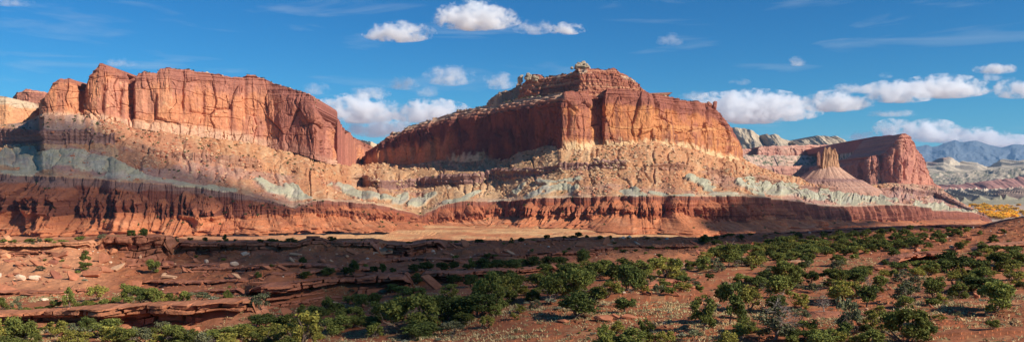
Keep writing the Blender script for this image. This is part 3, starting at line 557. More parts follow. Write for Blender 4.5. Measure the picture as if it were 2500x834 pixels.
stb = fbm(zc / 1.1, TH, 3, 403); cbm = mixc(np.zeros(PB.shape) + C(.50, .30, .21), C(.42, .235, .17), sstep(.3, .6, H)); cbm = mixc(cbm, C(.54, .38, .28), sstep(0, .5, stb) * .35)
cbm = mixc(cbm, C(.26, .15, .13), sstep(.5, .54, H) * sstep(.66, .6, H) * .7)
mesh('shale_cone', PB, quads(*PB.shape[:2]), M_cliff, cbm, parent=butte)
def fin(name, x0, x1, tops, yb, d, thick, seed, parent, colr):
    th = np.linspace(0, 2 * math.pi, 220); n = 70
    xc_, rx = (x0 + x1) / 2, (x1 - x0) / 2
    xx = xc_ + rx * np.sign(np.cos(th)) * np.abs(np.cos(th)) ** .6
    yt = np.interp(xx, [t[0] for t in tops], [t[1] for t in tops])
    dd = d + thick * np.sign(np.sin(th)) * np.abs(np.sin(th)) ** .7
    rows = []; C_ = []
    for q in np.linspace(0, 1, n):
        y = yb * (1 - q) + yt * q
        f_ = 1 + .16 * fbm(th * 5 + seed, th * 0 + q * 2, 4, seed) + .06 * fbm(th * 22, th * 0 + q * 3, 3, seed + 1) - .10 * q + .15 * (1 - q) ** 2
        rows.append(P3(xc_ + (xx - xc_) * f_, y, d + (dd - d) * f_))
    top = rows[-1].copy(); m = top.mean(0)
    for k in (.7, .4, .05): t2 = m + (top - m) * k; t2[:, 2] = top[:, 2] * k + (1 - k) * top[:, 2].mean() ; rows.append(t2)
    A = np.array(rows); st = fbm(np.broadcast_to(th * 14, A.shape[:2]), A[..., 2] / 14, 4, seed + 3)
    c = mixc(np.zeros(A.shape) + colr, np.array(colr) * .55, sstep(-.05, .4, st))
    return mesh(name, A, quads(*A.shape[:2]), M_cliff, c, parent=parent)
fin('rock_fin', 2003, 2046, [(2002, 392), (2007, 376), (2013, 358), (2018, 366), (2026, 357), (2033, 367), (2040, 361), (2044, 372), (2047, 380)], 411, 1555, 13, 410, butte, C(.50, .285, .17))
fin('rock_fin', 1995, 2003, [(1994, 374), (2000, 369), (2003, 376)], 404, 1548, 5, 413, butte, C(.46, .24, .17))
# knobs on the skyline: piles of weathered blocks
def rock_proto0(seed):
    V = np.random.RandomState(seed).randn(40, 3); V /= np.linalg.norm(V, axis=1, keepdims=True); bm = bmesh.new(); bmesh.ops.create_icosphere(bm, subdivisions=3, radius=.5)
    A = np.array([v.co[:] for v in bm.verts]); Tt = np.array([[l.vert.index for l in f.loops] for f in bm.faces]); bm.free()
    n_ = fbm(A[:, 0] * 3 + seed, A[:, 1] * 3 + A[:, 2] * 5, 3, seed); A = A * (1 + .35 * n_)[:, None]; A = np.sign(A) * (np.abs(A) * 2) ** .8 / 2; return A, Tt
def pile(label, cat, blocks, d, colr, name='rock_pinnacle', group=None):
    Vs, Fs, cs_, n_ = [], [], [], 0
    for k, (x, y, w, h) in enumerate(blocks):
        A, Tt = rock_proto0(k * 7 + int(x)); p = P3(x, y, d + (k % 3) * 2.0); sc_ = d / F
        Vs.append(A * np.array([w * sc_ * 1.1, w * sc_, h * sc_ * 1.1]) + p); Fs.append(Tt + n_); n_ += len(A)
        cs_.append(np.array(colr)[None] * (.75 + .4 * vn(A[:, 0] * 4 + k, A[:, 2] * 9, 3))[:, None])
    o = mesh(name, np.concatenate(Vs), np.concatenate(Fs), M_cliff, np.concatenate(cs_)); return tag(o, label, cat, group)
pile('pale lumpy rock knob on the summit of the central mesa', 'rock knob', [(1409, 162, 10, 10), (1416, 160, 11, 12), (1424, 157, 11, 14), (1431, 160, 10, 11), (1436, 164, 8, 8), (1420, 166, 34, 10), (1396, 166, 6, 6), (1412, 155, 6, 6), (1426, 152, 6, 6)], 1225, C(.42, .33, .23))
pile('squared dark red pinnacle at the right end of the central mesa rim', 'rock pinnacle', [(1745, 256, 9, 14), (1746, 250, 8, 6), (1743, 262, 12, 12)], 1298, C(.36, .15, .11))
pile('small red pinnacle just left of the squared end pinnacle', 'rock pinnacle', [(1731, 253, 7, 9), (1734, 256, 8, 8)], 1288, C(.40, .18, .12))
pile('leftmost grey knob on the upper left shoulder of the central mesa', 'rock knob', [(1272, 188, 8, 7), (1274, 185, 7, 4), (1270, 195, 12, 14)], 1312, C(.44, .36, .27))
pile('tallest pale knob in the middle of the left shoulder row', 'rock knob', [(1289, 182, 8, 8), (1293, 186, 10, 9), (1288, 190, 16, 12)], 1306, C(.42, .33, .23))
pile('rightmost pale knob of the left shoulder row', 'rock knob', [(1304, 188, 10, 8), (1311, 190, 9, 8), (1306, 195, 14, 10)], 1292, C(.42, .33, .23))

# ================================================================== FAR RIGHT COUNTRY AND MOUNTAINS
XB = np.arange(2180, 3000, 2.0)
def kb(p): return kl(p, XB)
zb = -95
kB = [(560 + 0 * XB, kb([(2180, 1300), (3000, 1300)])), (kb([(2180, 538), (3000, 538)]), kb([(2180, 1520), (3000, 1520)])), (kb([(2180, 501), (3000, 499)]), kb([(2180, 2190), (3000, 2230)])),
      (kb([(2180, 492), (2360, 492), (2430, 486), (3000, 478)]), kb([(2180, 2330), (3000, 2350)])), (kb([(2180, 470), (2380, 470), (2420, 473), (2500, 466), (3000, 455)]), kb([(2180, 2480), (3000, 2500)])),
      (kb([(2180, 463), (2500, 459), (3000, 450)]), kb([(2180, 3000), (3000, 3000)])), (kb([(2180, 458), (2287, 457), (2400, 443), (2500, 432), (3000, 415)]), kb([(2180, 3080), (3000, 3080)])),
      (kb([(2180, 440), (2287, 438), (2400, 428), (2500, 418), (3000, 405)]), kb([(2180, 3700), (3000, 3700)])), (kb([(2180, 425), (2290, 424), (2400, 420), (2500, 408), (3000, 398)]), kb([(2180, 4000), (3000, 4000)])),
      (kb([(2180, 396), (2264, 397), (2290, 392), (2304, 387), (2318, 387), (2330, 398), (2343, 402), (2365, 400), (2385, 398), (2410, 408), (2425, 404), (2445, 396), (2470, 394), (2500, 391), (2560, 396), (3000, 388)]), kb([(2180, 4600), (3000, 4700)])),
      (430 + 0 * XB, 5600 + 0 * XB)]
nB = [20, 40, 14, 22, 12, 26, 20, 14, 40, 8]
PBk, vB = grid(kB, nB, XB); NB = normals(PBk)
sB = PBk[..., 0]; zB = PBk[..., 2]; yB = PBk[..., 1]; VB = np.broadcast_to(vB[:, None], sB.shape); XBB = np.broadcast_to(XB[None], sB.shape)
gul, _ = cells1((sB + 30 * fbm(sB / 90, yB / 90, 2, 501)) / 38, 502)
dB = np.where((VB > 2.9) & (VB < 4.2), 16 * (1 - gul), 0) + np.where((VB > 5) & (VB < 6), 14 * fbm(sB / 25, zB / 60, 3, 503), 0) + np.where((VB > 6) & (VB < 8), 22 * fbm(sB / 60, yB / 60, 4, 504), 0)
cx1, cx2, cxc = worley(sB / 180, zB / 90 + yB / 500, 505); dB += np.where(VB >= 8, 45 * (.6 - cx1) * sstep(8, 8.3, VB) * (1 - sstep(8.9, 9.0, VB)) + 10 * fbm(sB / 30, zB / 20, 3, 506), 0)
PBk = PBk + NB * dB[..., None]
m1 = fbm(sB / 40, yB / 60 + zB / 20, 4, 510); m2 = fbm(sB / 12, yB / 40 + zB / 6, 4, 511); bz = fbm(zB / 5, sB / 400, 3, 512)
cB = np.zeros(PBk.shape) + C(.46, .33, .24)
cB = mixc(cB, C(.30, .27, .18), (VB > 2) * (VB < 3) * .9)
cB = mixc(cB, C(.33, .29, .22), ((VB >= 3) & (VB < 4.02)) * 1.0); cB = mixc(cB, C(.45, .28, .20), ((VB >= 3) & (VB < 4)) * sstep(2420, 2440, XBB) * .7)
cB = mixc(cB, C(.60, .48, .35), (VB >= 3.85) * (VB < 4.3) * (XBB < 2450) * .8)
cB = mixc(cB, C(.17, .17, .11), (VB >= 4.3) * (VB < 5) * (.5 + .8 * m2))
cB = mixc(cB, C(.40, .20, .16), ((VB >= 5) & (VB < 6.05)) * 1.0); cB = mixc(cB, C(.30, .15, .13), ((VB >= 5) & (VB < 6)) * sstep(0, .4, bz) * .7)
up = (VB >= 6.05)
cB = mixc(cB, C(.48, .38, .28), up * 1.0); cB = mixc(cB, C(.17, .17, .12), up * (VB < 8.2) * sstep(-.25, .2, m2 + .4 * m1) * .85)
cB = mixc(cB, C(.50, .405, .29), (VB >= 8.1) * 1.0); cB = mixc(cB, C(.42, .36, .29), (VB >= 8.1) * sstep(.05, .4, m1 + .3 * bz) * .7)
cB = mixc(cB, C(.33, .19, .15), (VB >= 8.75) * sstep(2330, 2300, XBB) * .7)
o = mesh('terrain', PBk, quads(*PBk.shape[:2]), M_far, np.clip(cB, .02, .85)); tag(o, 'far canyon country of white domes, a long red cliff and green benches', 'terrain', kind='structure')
XM = np.arange(2100, 3100, 2.0); km = lambda p: kl(p, XM)
ym = km([(2100, 372), (2200, 366), (2230, 359), (2245, 357), (2262, 353), (2276, 358), (2290, 356), (2304, 350), (2320, 345), (2332, 341), (2342, 346), (2352, 347), (2368, 344), (2383, 343), (2400, 348), (2417, 354), (2445, 360), (2460, 356), (2473, 352), (2500, 353), (2540, 358), (2600, 366), (2700, 356), (2850, 360), (3100, 375)])
sM = (XM - CX) / F * 20000
rows = []; cs = []
for q in np.linspace(0, 1, 90):
    y = 412 * (1 - q) + ym * q; d = 17500 + 2500 * q ** .8 + 0 * XM
    rdg, _ = cells1((sM + 500 * fbm(sM / 1500, sM * 0 + q * 2, 3, 520)) / 900, 521); r2, _ = cells1((sM + 300 * fbm(sM / 500, sM * 0 + q * 3, 3, 524)) / 330, 525)
    d = d - (1 - q) ** .5 * 0 - ((1 - rdg) * 380 + (1 - r2) * 80) * math.sin(math.pi * min(q * 1.02, 1)) - 120 * fbm(sM / 150, sM * 0 + q * 9, 3, 522)
    rows.append(P3(XM, y, d)); g = sstep(-.1, .4, fbm(sM / 500, sM * 0 + q * 4, 4, 523))[..., None]; cs.append(C(.085, .11, .14) * g + C(.13, .15, .17) * (1 - g))  # bluish rock tone paints in part of the distance haze
rows.append(rows[-1] + np.array([0, 3000, -900])); cs.append(cs[-1])
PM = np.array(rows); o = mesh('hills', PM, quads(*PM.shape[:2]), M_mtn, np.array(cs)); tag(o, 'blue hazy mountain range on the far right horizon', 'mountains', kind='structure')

# ================================================================== FOREGROUND GROUND
g_y = [kl([(-400, 1150), (2900, 1150)]), kl([(-400, 838), (2900, 838)]),
       kl([(-400, 783), (0, 787), (106, 797), (247, 791), (388, 808), (476, 813), (529, 790), (613, 789), (650, 792), (900, 785), (1250, 764), (1700, 756), (2100, 752), (2500, 745), (2900, 740)]),
       kl([(-400, 768), (0, 762), (88, 758), (211, 748), (388, 741), (564, 732), (613, 731), (650, 772), (900, 765), (1250, 740), (1700, 732), (2100, 726), (2500, 715), (2900, 705)]),
       kl([(-400, 742), (0, 737), (300, 724), (560, 722), (613, 726), (650, 750), (776, 738), (864, 724), (935, 714), (1023, 697), (1093, 693), (1240, 677), (1341, 663), (1700, 662), (2100, 652), (2500, 642), (2900, 630)]),
       kl([(-400, 730), (0, 724), (300, 714), (388, 713), (560, 704), (618, 696), (706, 688), (811, 677), (938, 667), (1023, 662), (1129, 662), (1240, 657), (1341, 648), (1700, 645), (2100, 630), (2500, 612), (2900, 600)]),
       kl([(-400, 625), (0, 622), (159, 612), (257, 628), (388, 635), (423, 619), (640, 615), (811, 612), (900, 611), (935, 626), (1005, 625), (1040, 611), (1240, 606), (1400, 598), (1676, 595), (1800, 590), (2000, 588), (2200, 585), (2500, 568), (2900, 555)]),
       kl([(-400, 595), (0, 593), (159, 593), (197, 590), (240, 583), (261, 579), (388, 577), (423, 586), (493, 590), (640, 590), (723, 594), (748, 584), (787, 583), (797, 588), (910, 586), (942, 594), (1005, 596), (1040, 590), (1076, 589), (1093, 594), (1240, 594), (1306, 586), (1411, 582), (1552, 582), (1676, 584), (1729, 581), (1792, 573), (1840, 572), (1960, 566), (2080, 558), (2200, 552), (2320, 550), (2400, 551), (2440, 540), (2500, 528), (2900, 505)])]
g_d = [kl([(-400, 42), (2900, 27)]), kl([(-400, 80), (0, 80), (600, 74), (1250, 61), (2500, 48), (2900, 46)]),
       kl([(-400, 92), (0, 92), (300, 90), (620, 88), (900, 84), (1250, 76), (1700, 70), (2100, 67), (2500, 62), (2900, 60)]),
       kl([(-400, 95.5), (0, 95), (300, 93), (560, 92), (613, 91.5), (650, 91.5), (900, 91), (1250, 84), (1700, 78), (2100, 75), (2500, 72), (2900, 70)]),
       kl([(-400, 108), (0, 108), (300, 111), (600, 107), (650, 101), (900, 108), (1093, 113), (1250, 117), (1341, 123), (1700, 118), (2100, 113), (2500, 108), (2900, 105)]),
       kl([(-400, 112), (0, 112), (300, 114), (600, 109), (650, 103.5), (706, 106), (900, 112), (1093, 117), (1250, 121), (1341, 128), (1700, 130), (2100, 130), (2500, 130), (2900, 128)]),
       kl([(-400, 148), (900, 150), (1100, 158), (1250, 166), (1676, 205), (1800, 215), (2000, 200), (2200, 185), (2500, 165), (2900, 160)]),
       kl([(-400, 154), (900, 156), (1100, 166), (1250, 178), (1411, 200), (1676, 240), (1800, 262), (2000, 268), (2200, 262), (2400, 262), (2500, 245), (2900, 240)])]
zr = (CY - g_y[7]) / F * g_d[7]
def hid(dz, dd): d = g_d[7] + dd; z = zr + dz; return (CY - z / d * F, d)
keysG = list(zip(g_y, g_d)) + [hid(-.6, 14), hid(-7, 60), (CY - (-74) / (g_d[7] + 230) * F, g_d[7] + 230)]
nG = [10, 60, 40, 44, 40, 70, 90, 30, 10, 20]
# smooth kinks along x in the sandy segments
def sm(a, k=15): return np.convolve(np.pad(a, k // 2, 'edge'), np.ones(k) / k, 'valid')
keysG = [(sm(y, 9), sm(d, 15)) for y, d in keysG]
PG_, vG = grid(keysG, nG, XS); ngr, ngc = PG_.shape[:2]
VG = np.broadcast_to(vG[:, None], (ngr, ngc)); gX, gY = PG_[..., 0], PG_[..., 1]; XG = np.broadcast_to(XS[None], (ngr, ngc))
# ground height: broad swells, small ripples, thin slabby steps on the bare rock
flag = fbm(gX / 9 + 4, gY / 3.5, 2, 601); step = np.floor((flag + 1) * 4) / 4
fd = np.clip(gY / 60, .6, 3)
dz = .35 * fbm(gX / 16, gY / 12, 3, 602) + .10 * fbm(gX / 2, gY / 1.6, 4, 603) + .45 * (step - 1) * sstep(-.15, .2, fbm(gX / 25, gY / 18, 3, 604)) + .16 * fbm(gX / 4.5, gY / 2.6, 4, 609)
slope1 = sstep(4.9, 5.3, VG) * (1 - sstep(6.8, 7.0, VG))
rr = fbm(gX / 7, gY / 7, 5, 605, .6); rw, _, rc = worley(gX / 3.2, gY / 4.2, 606)
dz = dz + slope1 * (.7 * rr + .9 * np.where(rc > .5, np.clip(.5 - rw, 0, 1), 0))
gl = fbm(gX / 34, gY / 50, 2, 607); dz = dz + slope1 * 1.2 * gl
PG_[..., 2] += dz * np.where(VG > 8.5, 0, 1)
n1 = fbm(gX / 1.2, gY / .9, 4, 611, .6); n2 = fbm(gX / 9, gY / 7, 4, 612); n3 = fbm(gX / 30, gY / 22, 3, 613)
cg = np.zeros(PG_.shape) + C(.32, .122, .064)
cg = mixc(cg, C(.31, .105, .055), sstep(-.1, .4, n2) * .6); cg = mixc(cg, C(.50, .21, .11), sstep(.1, .45, n3) * .5)
gr = sstep(.12, .4, n1 + .35 * n2) * sstep(-.3, .2, n3 + .2); cg = mixc(cg, C(.44, .29, .15), gr * .45 * (1 - slope1 * .6))
cg = mixc(cg, C(.52, .25, .14), sstep(330, 180, XG) * slope1 * .8)
cg = mixc(cg, C(.48, .22, .13), ((VG > 1.9) & (VG < 3.1) & (XG < 640)) * .6)
PGd, CG = PG_, np.clip(cg, .02, .8)
o = mesh('ground', PGd, quads(ngr, ngc), M_soil, CG); tag(o, 'red sandy foreground with dry grass and slabby bare rock', 'ground', kind='structure')
pgx, pgy = photo(PGd)
def pick(x, y):     # first ground point seen at photo position (x, y)
    j = int(round((x - XS[0]) / 1.7)); j = min(max(j, 0), ngc - 1)
    c = pgy[:, j]; i = int(np.argmax(c <= y))
    if c[i] > y: i = ngr - 40
    return PGd[i, j].copy()

# ------------------------------------------------------------------ layered rock ledges
def rock_ledge(label, tab, seed, thick=.45, amp=1.0, cave=1.0, nrow=60, colr=C(.38, .155, .095), lit=None, group=None):
    """tab rows: x, ytop, ybase, d. stacked beds of red sandstone with broken fronts and recesses"""
    T = np.array(tab, float); x = np.arange(T[0, 0], T[-1, 0], 1.15)
    yt, yb, d = [np.interp(x, T[:, 0], T[:, i]) for i in (1, 2, 3)]
    end = np.minimum(1, np.minimum(x - x[0], x[-1] - x) / 22.0) ** .6
    yt = yb + (yt - yb) * (.15 + .85 * end)
    base = P3(x, yb, d); s = arclen(base); n = len(x)
    zt = (CY - yt) / F * d; zb_ = (CY - yb) / F * d
    hmax = max((zt - zb_).max(), .5)
    q = np.linspace(0, 1, nrow)[:, None]
    Zl = zb_[None] * (1 - q) + zt[None] * q
    zt2 = zt[None] - Zl                                  # depth below the top
    S = np.broadcast_to(s[None], Zl.shape)
    lay = zt2 / thick * (1 + .35 * fbm(S / 11, zt2 / 3, 2, seed + 19)) + 1.3 * fbm(S / 8, S * 0, 3, seed); li = np.floor(lay)
    off = _h(li, li * 0, seed=seed + 1) - .5
    lay2 = np.floor(lay / 1.0 + .6 * fbm(S / 7, S * 0, 2, seed + 15)); blk, bc = cells1((S + .5 * fbm(S / 2, zt2, 2, seed + 16)) / (2.3 + 2.2 * _h(li, li * 0, seed=seed + 17)) + li * 3.7, seed + 2, .95)
    blk2, bc2 = cells1(S / 5.2 + np.floor(lay / 3) * 7.1, seed + 3, .8)
    e = amp * (1.5 * off + .95 * (bc - .5) + 1.2 * (bc2 - .5) - .9 * (blk > .9) - 1.2 * (blk2 > .94)) - .5 * ((lay - li) > .8)
    e = e + amp * .6 * fbm(S / 9, zt2 / 2.5, 3, seed + 4) + .2 * fbm(S / 1.1, zt2 / .6, 4, seed + 5)
    cv_ = sstep(.12, .42, fbm(S / 5.5, zt2 / 1.6 + 5, 3, seed + 6)) * sstep(.22 * hmax, .4 * hmax, zt2) * (1 - sstep(.8, 1, 1 - q) * .5)
    e = e - 2.3 * cave * cv_ * min(1, hmax / 2.5) - .25 * q * amp * 0
    qq = q + .12 * fbm(S / 7, S * 0, 3, seed + 21); jut = sstep(.62, .72, qq) * (.25 + .9 * fbm(S / 6, S * 0 + 2, 3, seed + 22)) - .5 * sstep(.72, .6, qq) * sstep(.12, .3, qq) * (.5 + .9 * vn(S / 5, S * 0 + 7, seed + 23))
    e = e + 1.15 * amp * cave * jut * min(1.4, hmax / 1.8) + .7 * (1 - q) ** 2 * amp
    e = e * np.maximum(end, .1)[None]
    Pl = np.stack([(x[None] - CX) / F * (d[None]) + 0 * e, d[None] - e - .6, Zl + 0 * e], -1)
    Pl[..., 2] += (.16 * fbm(S / 1.7, S * 0 + .3, 3, seed + 8)) * q * end[None]
    rows = [Pl[0] + np.array([0, -.3, -.9])] + list(Pl)
    tp = Pl[-1].copy(); tp[:, 1] = np.maximum(tp[:, 1], Pl[-1][:, 1])
    for k_, (bk, dzz) in enumerate([(.5, .03), (1.2, .0), (2.4, -.12), (4.0, -.6), (5.0, -1.8)]):
        r = tp.copy(); r[:, 1] = d + bk; r[:, 2] = tp[:, 2] + dzz + .08 * fbm(s / .9, s * 0 + k_, 3, seed + 9); rows.append(r)
    A = np.array(rows); Sx = np.broadcast_to(s[None], A.shape[:2])
    m = fbm(Sx / 4, A[..., 2] / 1.2, 4, seed + 10); f_ = fbm(Sx / .8, A[..., 2] / .3, 3, seed + 11)
    c = mixc(np.zeros(A.shape) + colr, colr * .6, sstep(0, .45, m) * .6); c = mixc(c, np.minimum(colr * 1.45 + .03, .8), sstep(.1, .5, f_) * .4)
    lc = np.concatenate([off[:1], off, np.repeat(off[-1:], 5, 0)]); c = c * (1 + .28 * lc)[..., None]
    o = mesh('rock_ledge', A, quads(*A.shape[:2]), M_ledge, np.clip(c, .02, .8)); tag(o, label, 'rock ledge', group); return o
rock_ledge('long low front ledge of red sandstone with hollows, lower left', [(-380, 768, 790, 91.5), (0, 763, 788, 91), (88, 758, 797, 90.5), (211, 748, 796, 90), (300, 744, 803, 89.6), (388, 741, 812, 89.3), (476, 737, 814, 89.6), (529, 733, 803, 90), (564, 732, 800, 90), (600, 730, 800, 90), (618, 731, 798, 90), (640, 745, 794, 90.5)], 700, .5, 1.1, 1.3, 80, C(.44, .19, .11))
rock_ledge('broken second ledge of dark red beds in the centre left', [(600, 705, 728, 106), (622, 697, 738, 104), (650, 694, 752, 101.5), (706, 689, 746, 103), (776, 681, 740, 105.5), (811, 678, 735, 107), (864, 672, 726, 109), (938, 668, 716, 110.5), (990, 665, 706, 111), (1012, 665, 700, 112)], 710, .42, 1.1, 1.1, 70)
rock_ledge('dark ledge behind the tilted triangular slab, near the centre', [(1016, 665, 698, 112.5), (1030, 662, 699, 112.5), (1093, 662, 695, 113.5), (1129, 662, 691, 115), (1180, 659, 685, 116.5), (1240, 657, 679, 118), (1300, 652, 671, 121), (1341, 648, 665, 124), (1372, 648, 662, 126)], 720, .4, 1.0, 1.2, 50)
rock_ledge('thin flat shelf above the front ledge on the left', [(300, 716, 723, 112), (388, 713, 722, 111), (480, 709, 720, 109.5), (560, 705, 720, 108.5), (602, 703, 725, 107)], 730, .3, .8, .8, 24)
rock_ledge('massive overhanging sandstone block on the upper left rim', [(236, 590, 622, 153), (244, 582, 630, 151.5), (262, 578, 632, 151), (320, 577, 634, 150.5), (388, 576, 637, 150.5), (408, 578, 636, 151), (428, 588, 626, 152)], 740, 1.5, .8, 1.0, 60, C(.37, .155, .095))
rock_ledge('small broken rim ledge left of the massive block', [(-380, 594, 612, 150), (0, 594, 616, 150), (60, 592, 610, 150), (110, 595, 606, 150.5), (165, 590, 615, 150.5), (200, 588, 617, 151), (238, 586, 612, 152)], 750, .5, 1.2, .8, 40, C(.50, .24, .14))
rock_ledge('long stepped rim ledge running from the massive block to the centre', [(424, 590, 622, 152.5), (470, 589, 617, 152), (493, 591, 616, 152), (560, 590, 615, 152), (640, 590, 616, 152), (723, 593, 616, 152.5), (748, 583, 615, 152.5), (787, 582, 613, 153), (800, 589, 613, 153), (860, 588, 612, 153), (912, 587, 614, 153), (930, 592, 624, 152.5)], 760, .6, 1.1, 1.0, 50, C(.36, .15, .095))
rock_ledge('rounded layered outcrop on the rim at the centre', [(926, 594, 627, 153.5), (950, 594, 628, 152.5), (1005, 595, 627, 153.5), (1012, 593, 620, 155), (1040, 588, 613, 156.5), (1076, 587, 611, 159), (1092, 592, 611, 160)], 770, .5, .9, .8, 50, C(.34, .145, .095))
rock_ledge('low rubbly rim ledge right of centre', [(1086, 594, 608, 161), (1160, 593, 606, 165), (1240, 594, 606, 172), (1306, 587, 600, 182), (1411, 582, 596, 196), (1552, 582, 595, 216), (1640, 583, 596, 232), (1700, 586, 598, 238)], 780, .5, 1.3, .6, 30, C(.33, .14, .095))
rock_ledge('dark rubbly rim band on the right below the shadowed badlands', [(1716, 583, 592, 248), (1792, 574, 586, 255), (1840, 572, 582, 258), (1960, 566, 576, 262), (2080, 558, 570, 260), (2200, 552, 564, 256), (2320, 550, 560, 254), (2404, 551, 558, 254)], 790, .6, 1.6, .5, 26, C(.31, .135, .10))
rock_ledge('dark rock brow at the far right edge of the rim', [(2396, 552, 557, 255), (2440, 541, 552, 252), (2470, 534, 546, 248), (2500, 529, 540, 244), (2640, 520, 532, 240)], 795, .6, 1.2, .6, 24, C(.29, .125, .09))
rock_ledge('cracked red outcrop among the junipers on the right', [(2162, 641, 652, 113), (2190, 629, 651, 114), (2225, 621, 649, 115), (2262, 616, 648, 116), (2300, 614, 645, 117), (2322, 618, 640, 118)], 800, .55, 1.2, 1.3, 40, C(.42, .175, .11))
rock_ledge('thin shelf outcrop near the right edge above the shrubs', [(2385, 602, 612, 134), (2420, 596, 610, 135), (2460, 592, 606, 136), (2500, 590, 602, 137), (2600, 590, 600, 138)], 805, .35, 1.0, .9, 26, C(.44, .20, .125))
rock_ledge('low red shelf above the lit junipers, right of centre', [(1700, 605, 612, 178), (1760, 603, 612, 176), (1830, 602, 610, 174), (1900, 606, 612, 170)], 808, .35, 1.0, .6, 20, C(.32, .135, .09))
for lb_, x0_, x1_, ya_, yb_, hh_, sd_ in [
        ('thin stepped ledge below the massive block, on the shaded slope', 300, 560, 651, 655, 7, 820), ('long thin ledge crossing the shaded slope left of centre', 455, 820, 664, 650, 9, 822),
        ('short broken ledge above the second ledge, left of centre', 640, 930, 676, 660, 8, 824), ('low ledge under the rim outcrop at the centre', 860, 1180, 643, 634, 8, 826),
        ('low ledge in the shade right of the centre outcrop', 1150, 1480, 630, 622, 8, 828), ('thin shaded ledge under the rubbly rim, right of centre', 1420, 1720, 612, 606, 7, 830),
        ('sunlit broken ledge at the far left under the rim', -200, 150, 622, 628, 10, 832), ('lower sunlit ledge on the far left slope', -150, 240, 722, 716, 8, 834),
        ('low ledge just above the green shrubs at lower left', 330, 620, 697, 688, 8, 836), ('dark thin shelf between the second ledge and the centre slab', 860, 1010, 700, 694, 7, 838),
        ('flat red ledge on the open ground right of centre', 1480, 1720, 700, 690, 6, 840), ('low red shelf among the lower right junipers', 1980, 2230, 776, 768, 6, 842), ('thin pale edged shelf near the right border', 2260, 2520, 715, 700, 6, 844)]:
    tb_ = []
    for x in np.arange(x0_, x1_ + 1, 20.0):
        y = ya_ + (yb_ - ya_) * (x - x0_) / (x1_ - x0_) + 2.5 * math.sin(x / 37.0 + sd_); p = pick(x, y); tb_.append((x, y - hh_, y + 2, p[1] + .2))
    dd_ = np.array([t[3] for t in tb_]); dd_ = np.convolve(np.pad(dd_, 2, 'edge'), np.ones(5) / 5, 'valid'); tb_ = [(t[0], t[1], t[2], q_) for t, q_ in zip(tb_, dd_)]
    rock_ledge(lb_, tb_, sd_, .35, 1.1, .8, 26, C(.37, .15, .09))
print('ground', round(time.time() - T0, 1))

# ------------------------------------------------------------------ rocks
def rock_proto(seed, flat=.5, n=26, slab=False):
    rg = np.random.RandomState(seed)
    import bmesh
    bm = bmesh.new()
    if slab:
        k = rg.randint(4, 7); an = np.sort(rg.rand(k) * .7 + np.arange(k)) / k * 6.283
        for t in an:
            rr_ = .42 + .25 * rg.rand()
            for zz in (-.12, .12): bm.verts.new((rr_ * math.cos(t), rr_ * math.sin(t) * .8, zz + rg.randn() * .02))
    else:
        for _ in range(n):
            v = rg.randn(3); v /= np.linalg.norm(v); v *= .5 * (.8 + .25 * rg.rand()); bm.verts.new((v[0], v[1] * .8, v[2] * flat))
    bmesh.ops.convex_hull(bm, input=bm.verts)
    for v in [v for v in bm.verts if not v.link_faces]: bm.verts.remove(v)
    bmesh.ops.bevel(bm, geom=list(bm.edges), offset=.02, segments=1, affect='EDGES')
    bmesh.ops.triangulate(bm, faces=bm.faces)
    bmesh.ops.subdivide_edges(bm, edges=[e for e in bm.edges if e.calc_length() > .25], cuts=1)
    bmesh.ops.triangulate(bm, faces=bm.faces)
    for v in bm.verts:
        q = v.co; w = .018 * math.sin(q.x * 31 + seed) * math.cos(q.y * 27 + q.z * 41); v.co += q.normalized() * w
    bm.verts.index_update()
    V = np.array([v.co[:] for v in bm.verts]); Tt = np.array([[l.vert.index for l in f.loops] for f in bm.faces]); bm.free(); return V, Tt
rcols = dict(red=C(.41, .165, .095), pale=C(.70, .50, .35), tan=C(.56, .33, .20), dark=C(.30, .115, .075))
rmeshes = {}
def rmesh(kind, i, cname):
    k = (kind, i, cname)
    if k not in rmeshes:
        V, Tt = rock_proto(i * 17 + 3, .7, 26, kind == 'slab')
        nz_ = .85 + .3 * vn(V[:, 0] * 9 + i, V[:, 1] * 9 + V[:, 2] * 14, 901)
        rmeshes[k] = mesh('sandstone_' + kind, V, Tt, M_stone, rcols[cname] * nz_[:, None], obj=False)
    return rmeshes[k]
rng = random.Random(5)
def put_rock(x, y, w, h, kind, cname, label, tilt=0, tiltx=0, rz=None, group=None, cat=None, name=None, i=None, sink=.15):
    p = pick(x, y); sc_ = p[1] / F
    o = bpy.data.objects.new(name or ('sandstone_slab' if kind == 'slab' else 'boulder'), rmesh(kind, rng.randrange(6) if i is None else i, cname)); link(o)
    ww = w * sc_; hhh = h * sc_
    o.scale = (ww, ww * rng.uniform(.7, 1.0), hhh * (3.4 if kind == 'slab' else 1.35) if kind == 'slab' else hhh * 1.35)
    if kind == 'slab': o.scale = (ww, max(hhh * 1.1, ww * .45), max(ww * .55, .6))
    o.rotation_euler = (R(tiltx), R(tilt), rng.uniform(-.5, .5) if rz is None else R(rz))
    o.location = p + np.array([0, 0, hhh * (.5 - sink) if kind != 'slab' else max(.12, hhh * .35)])
    tag(o, label, cat or ('slab' if kind == 'slab' else 'boulder'), group); return o
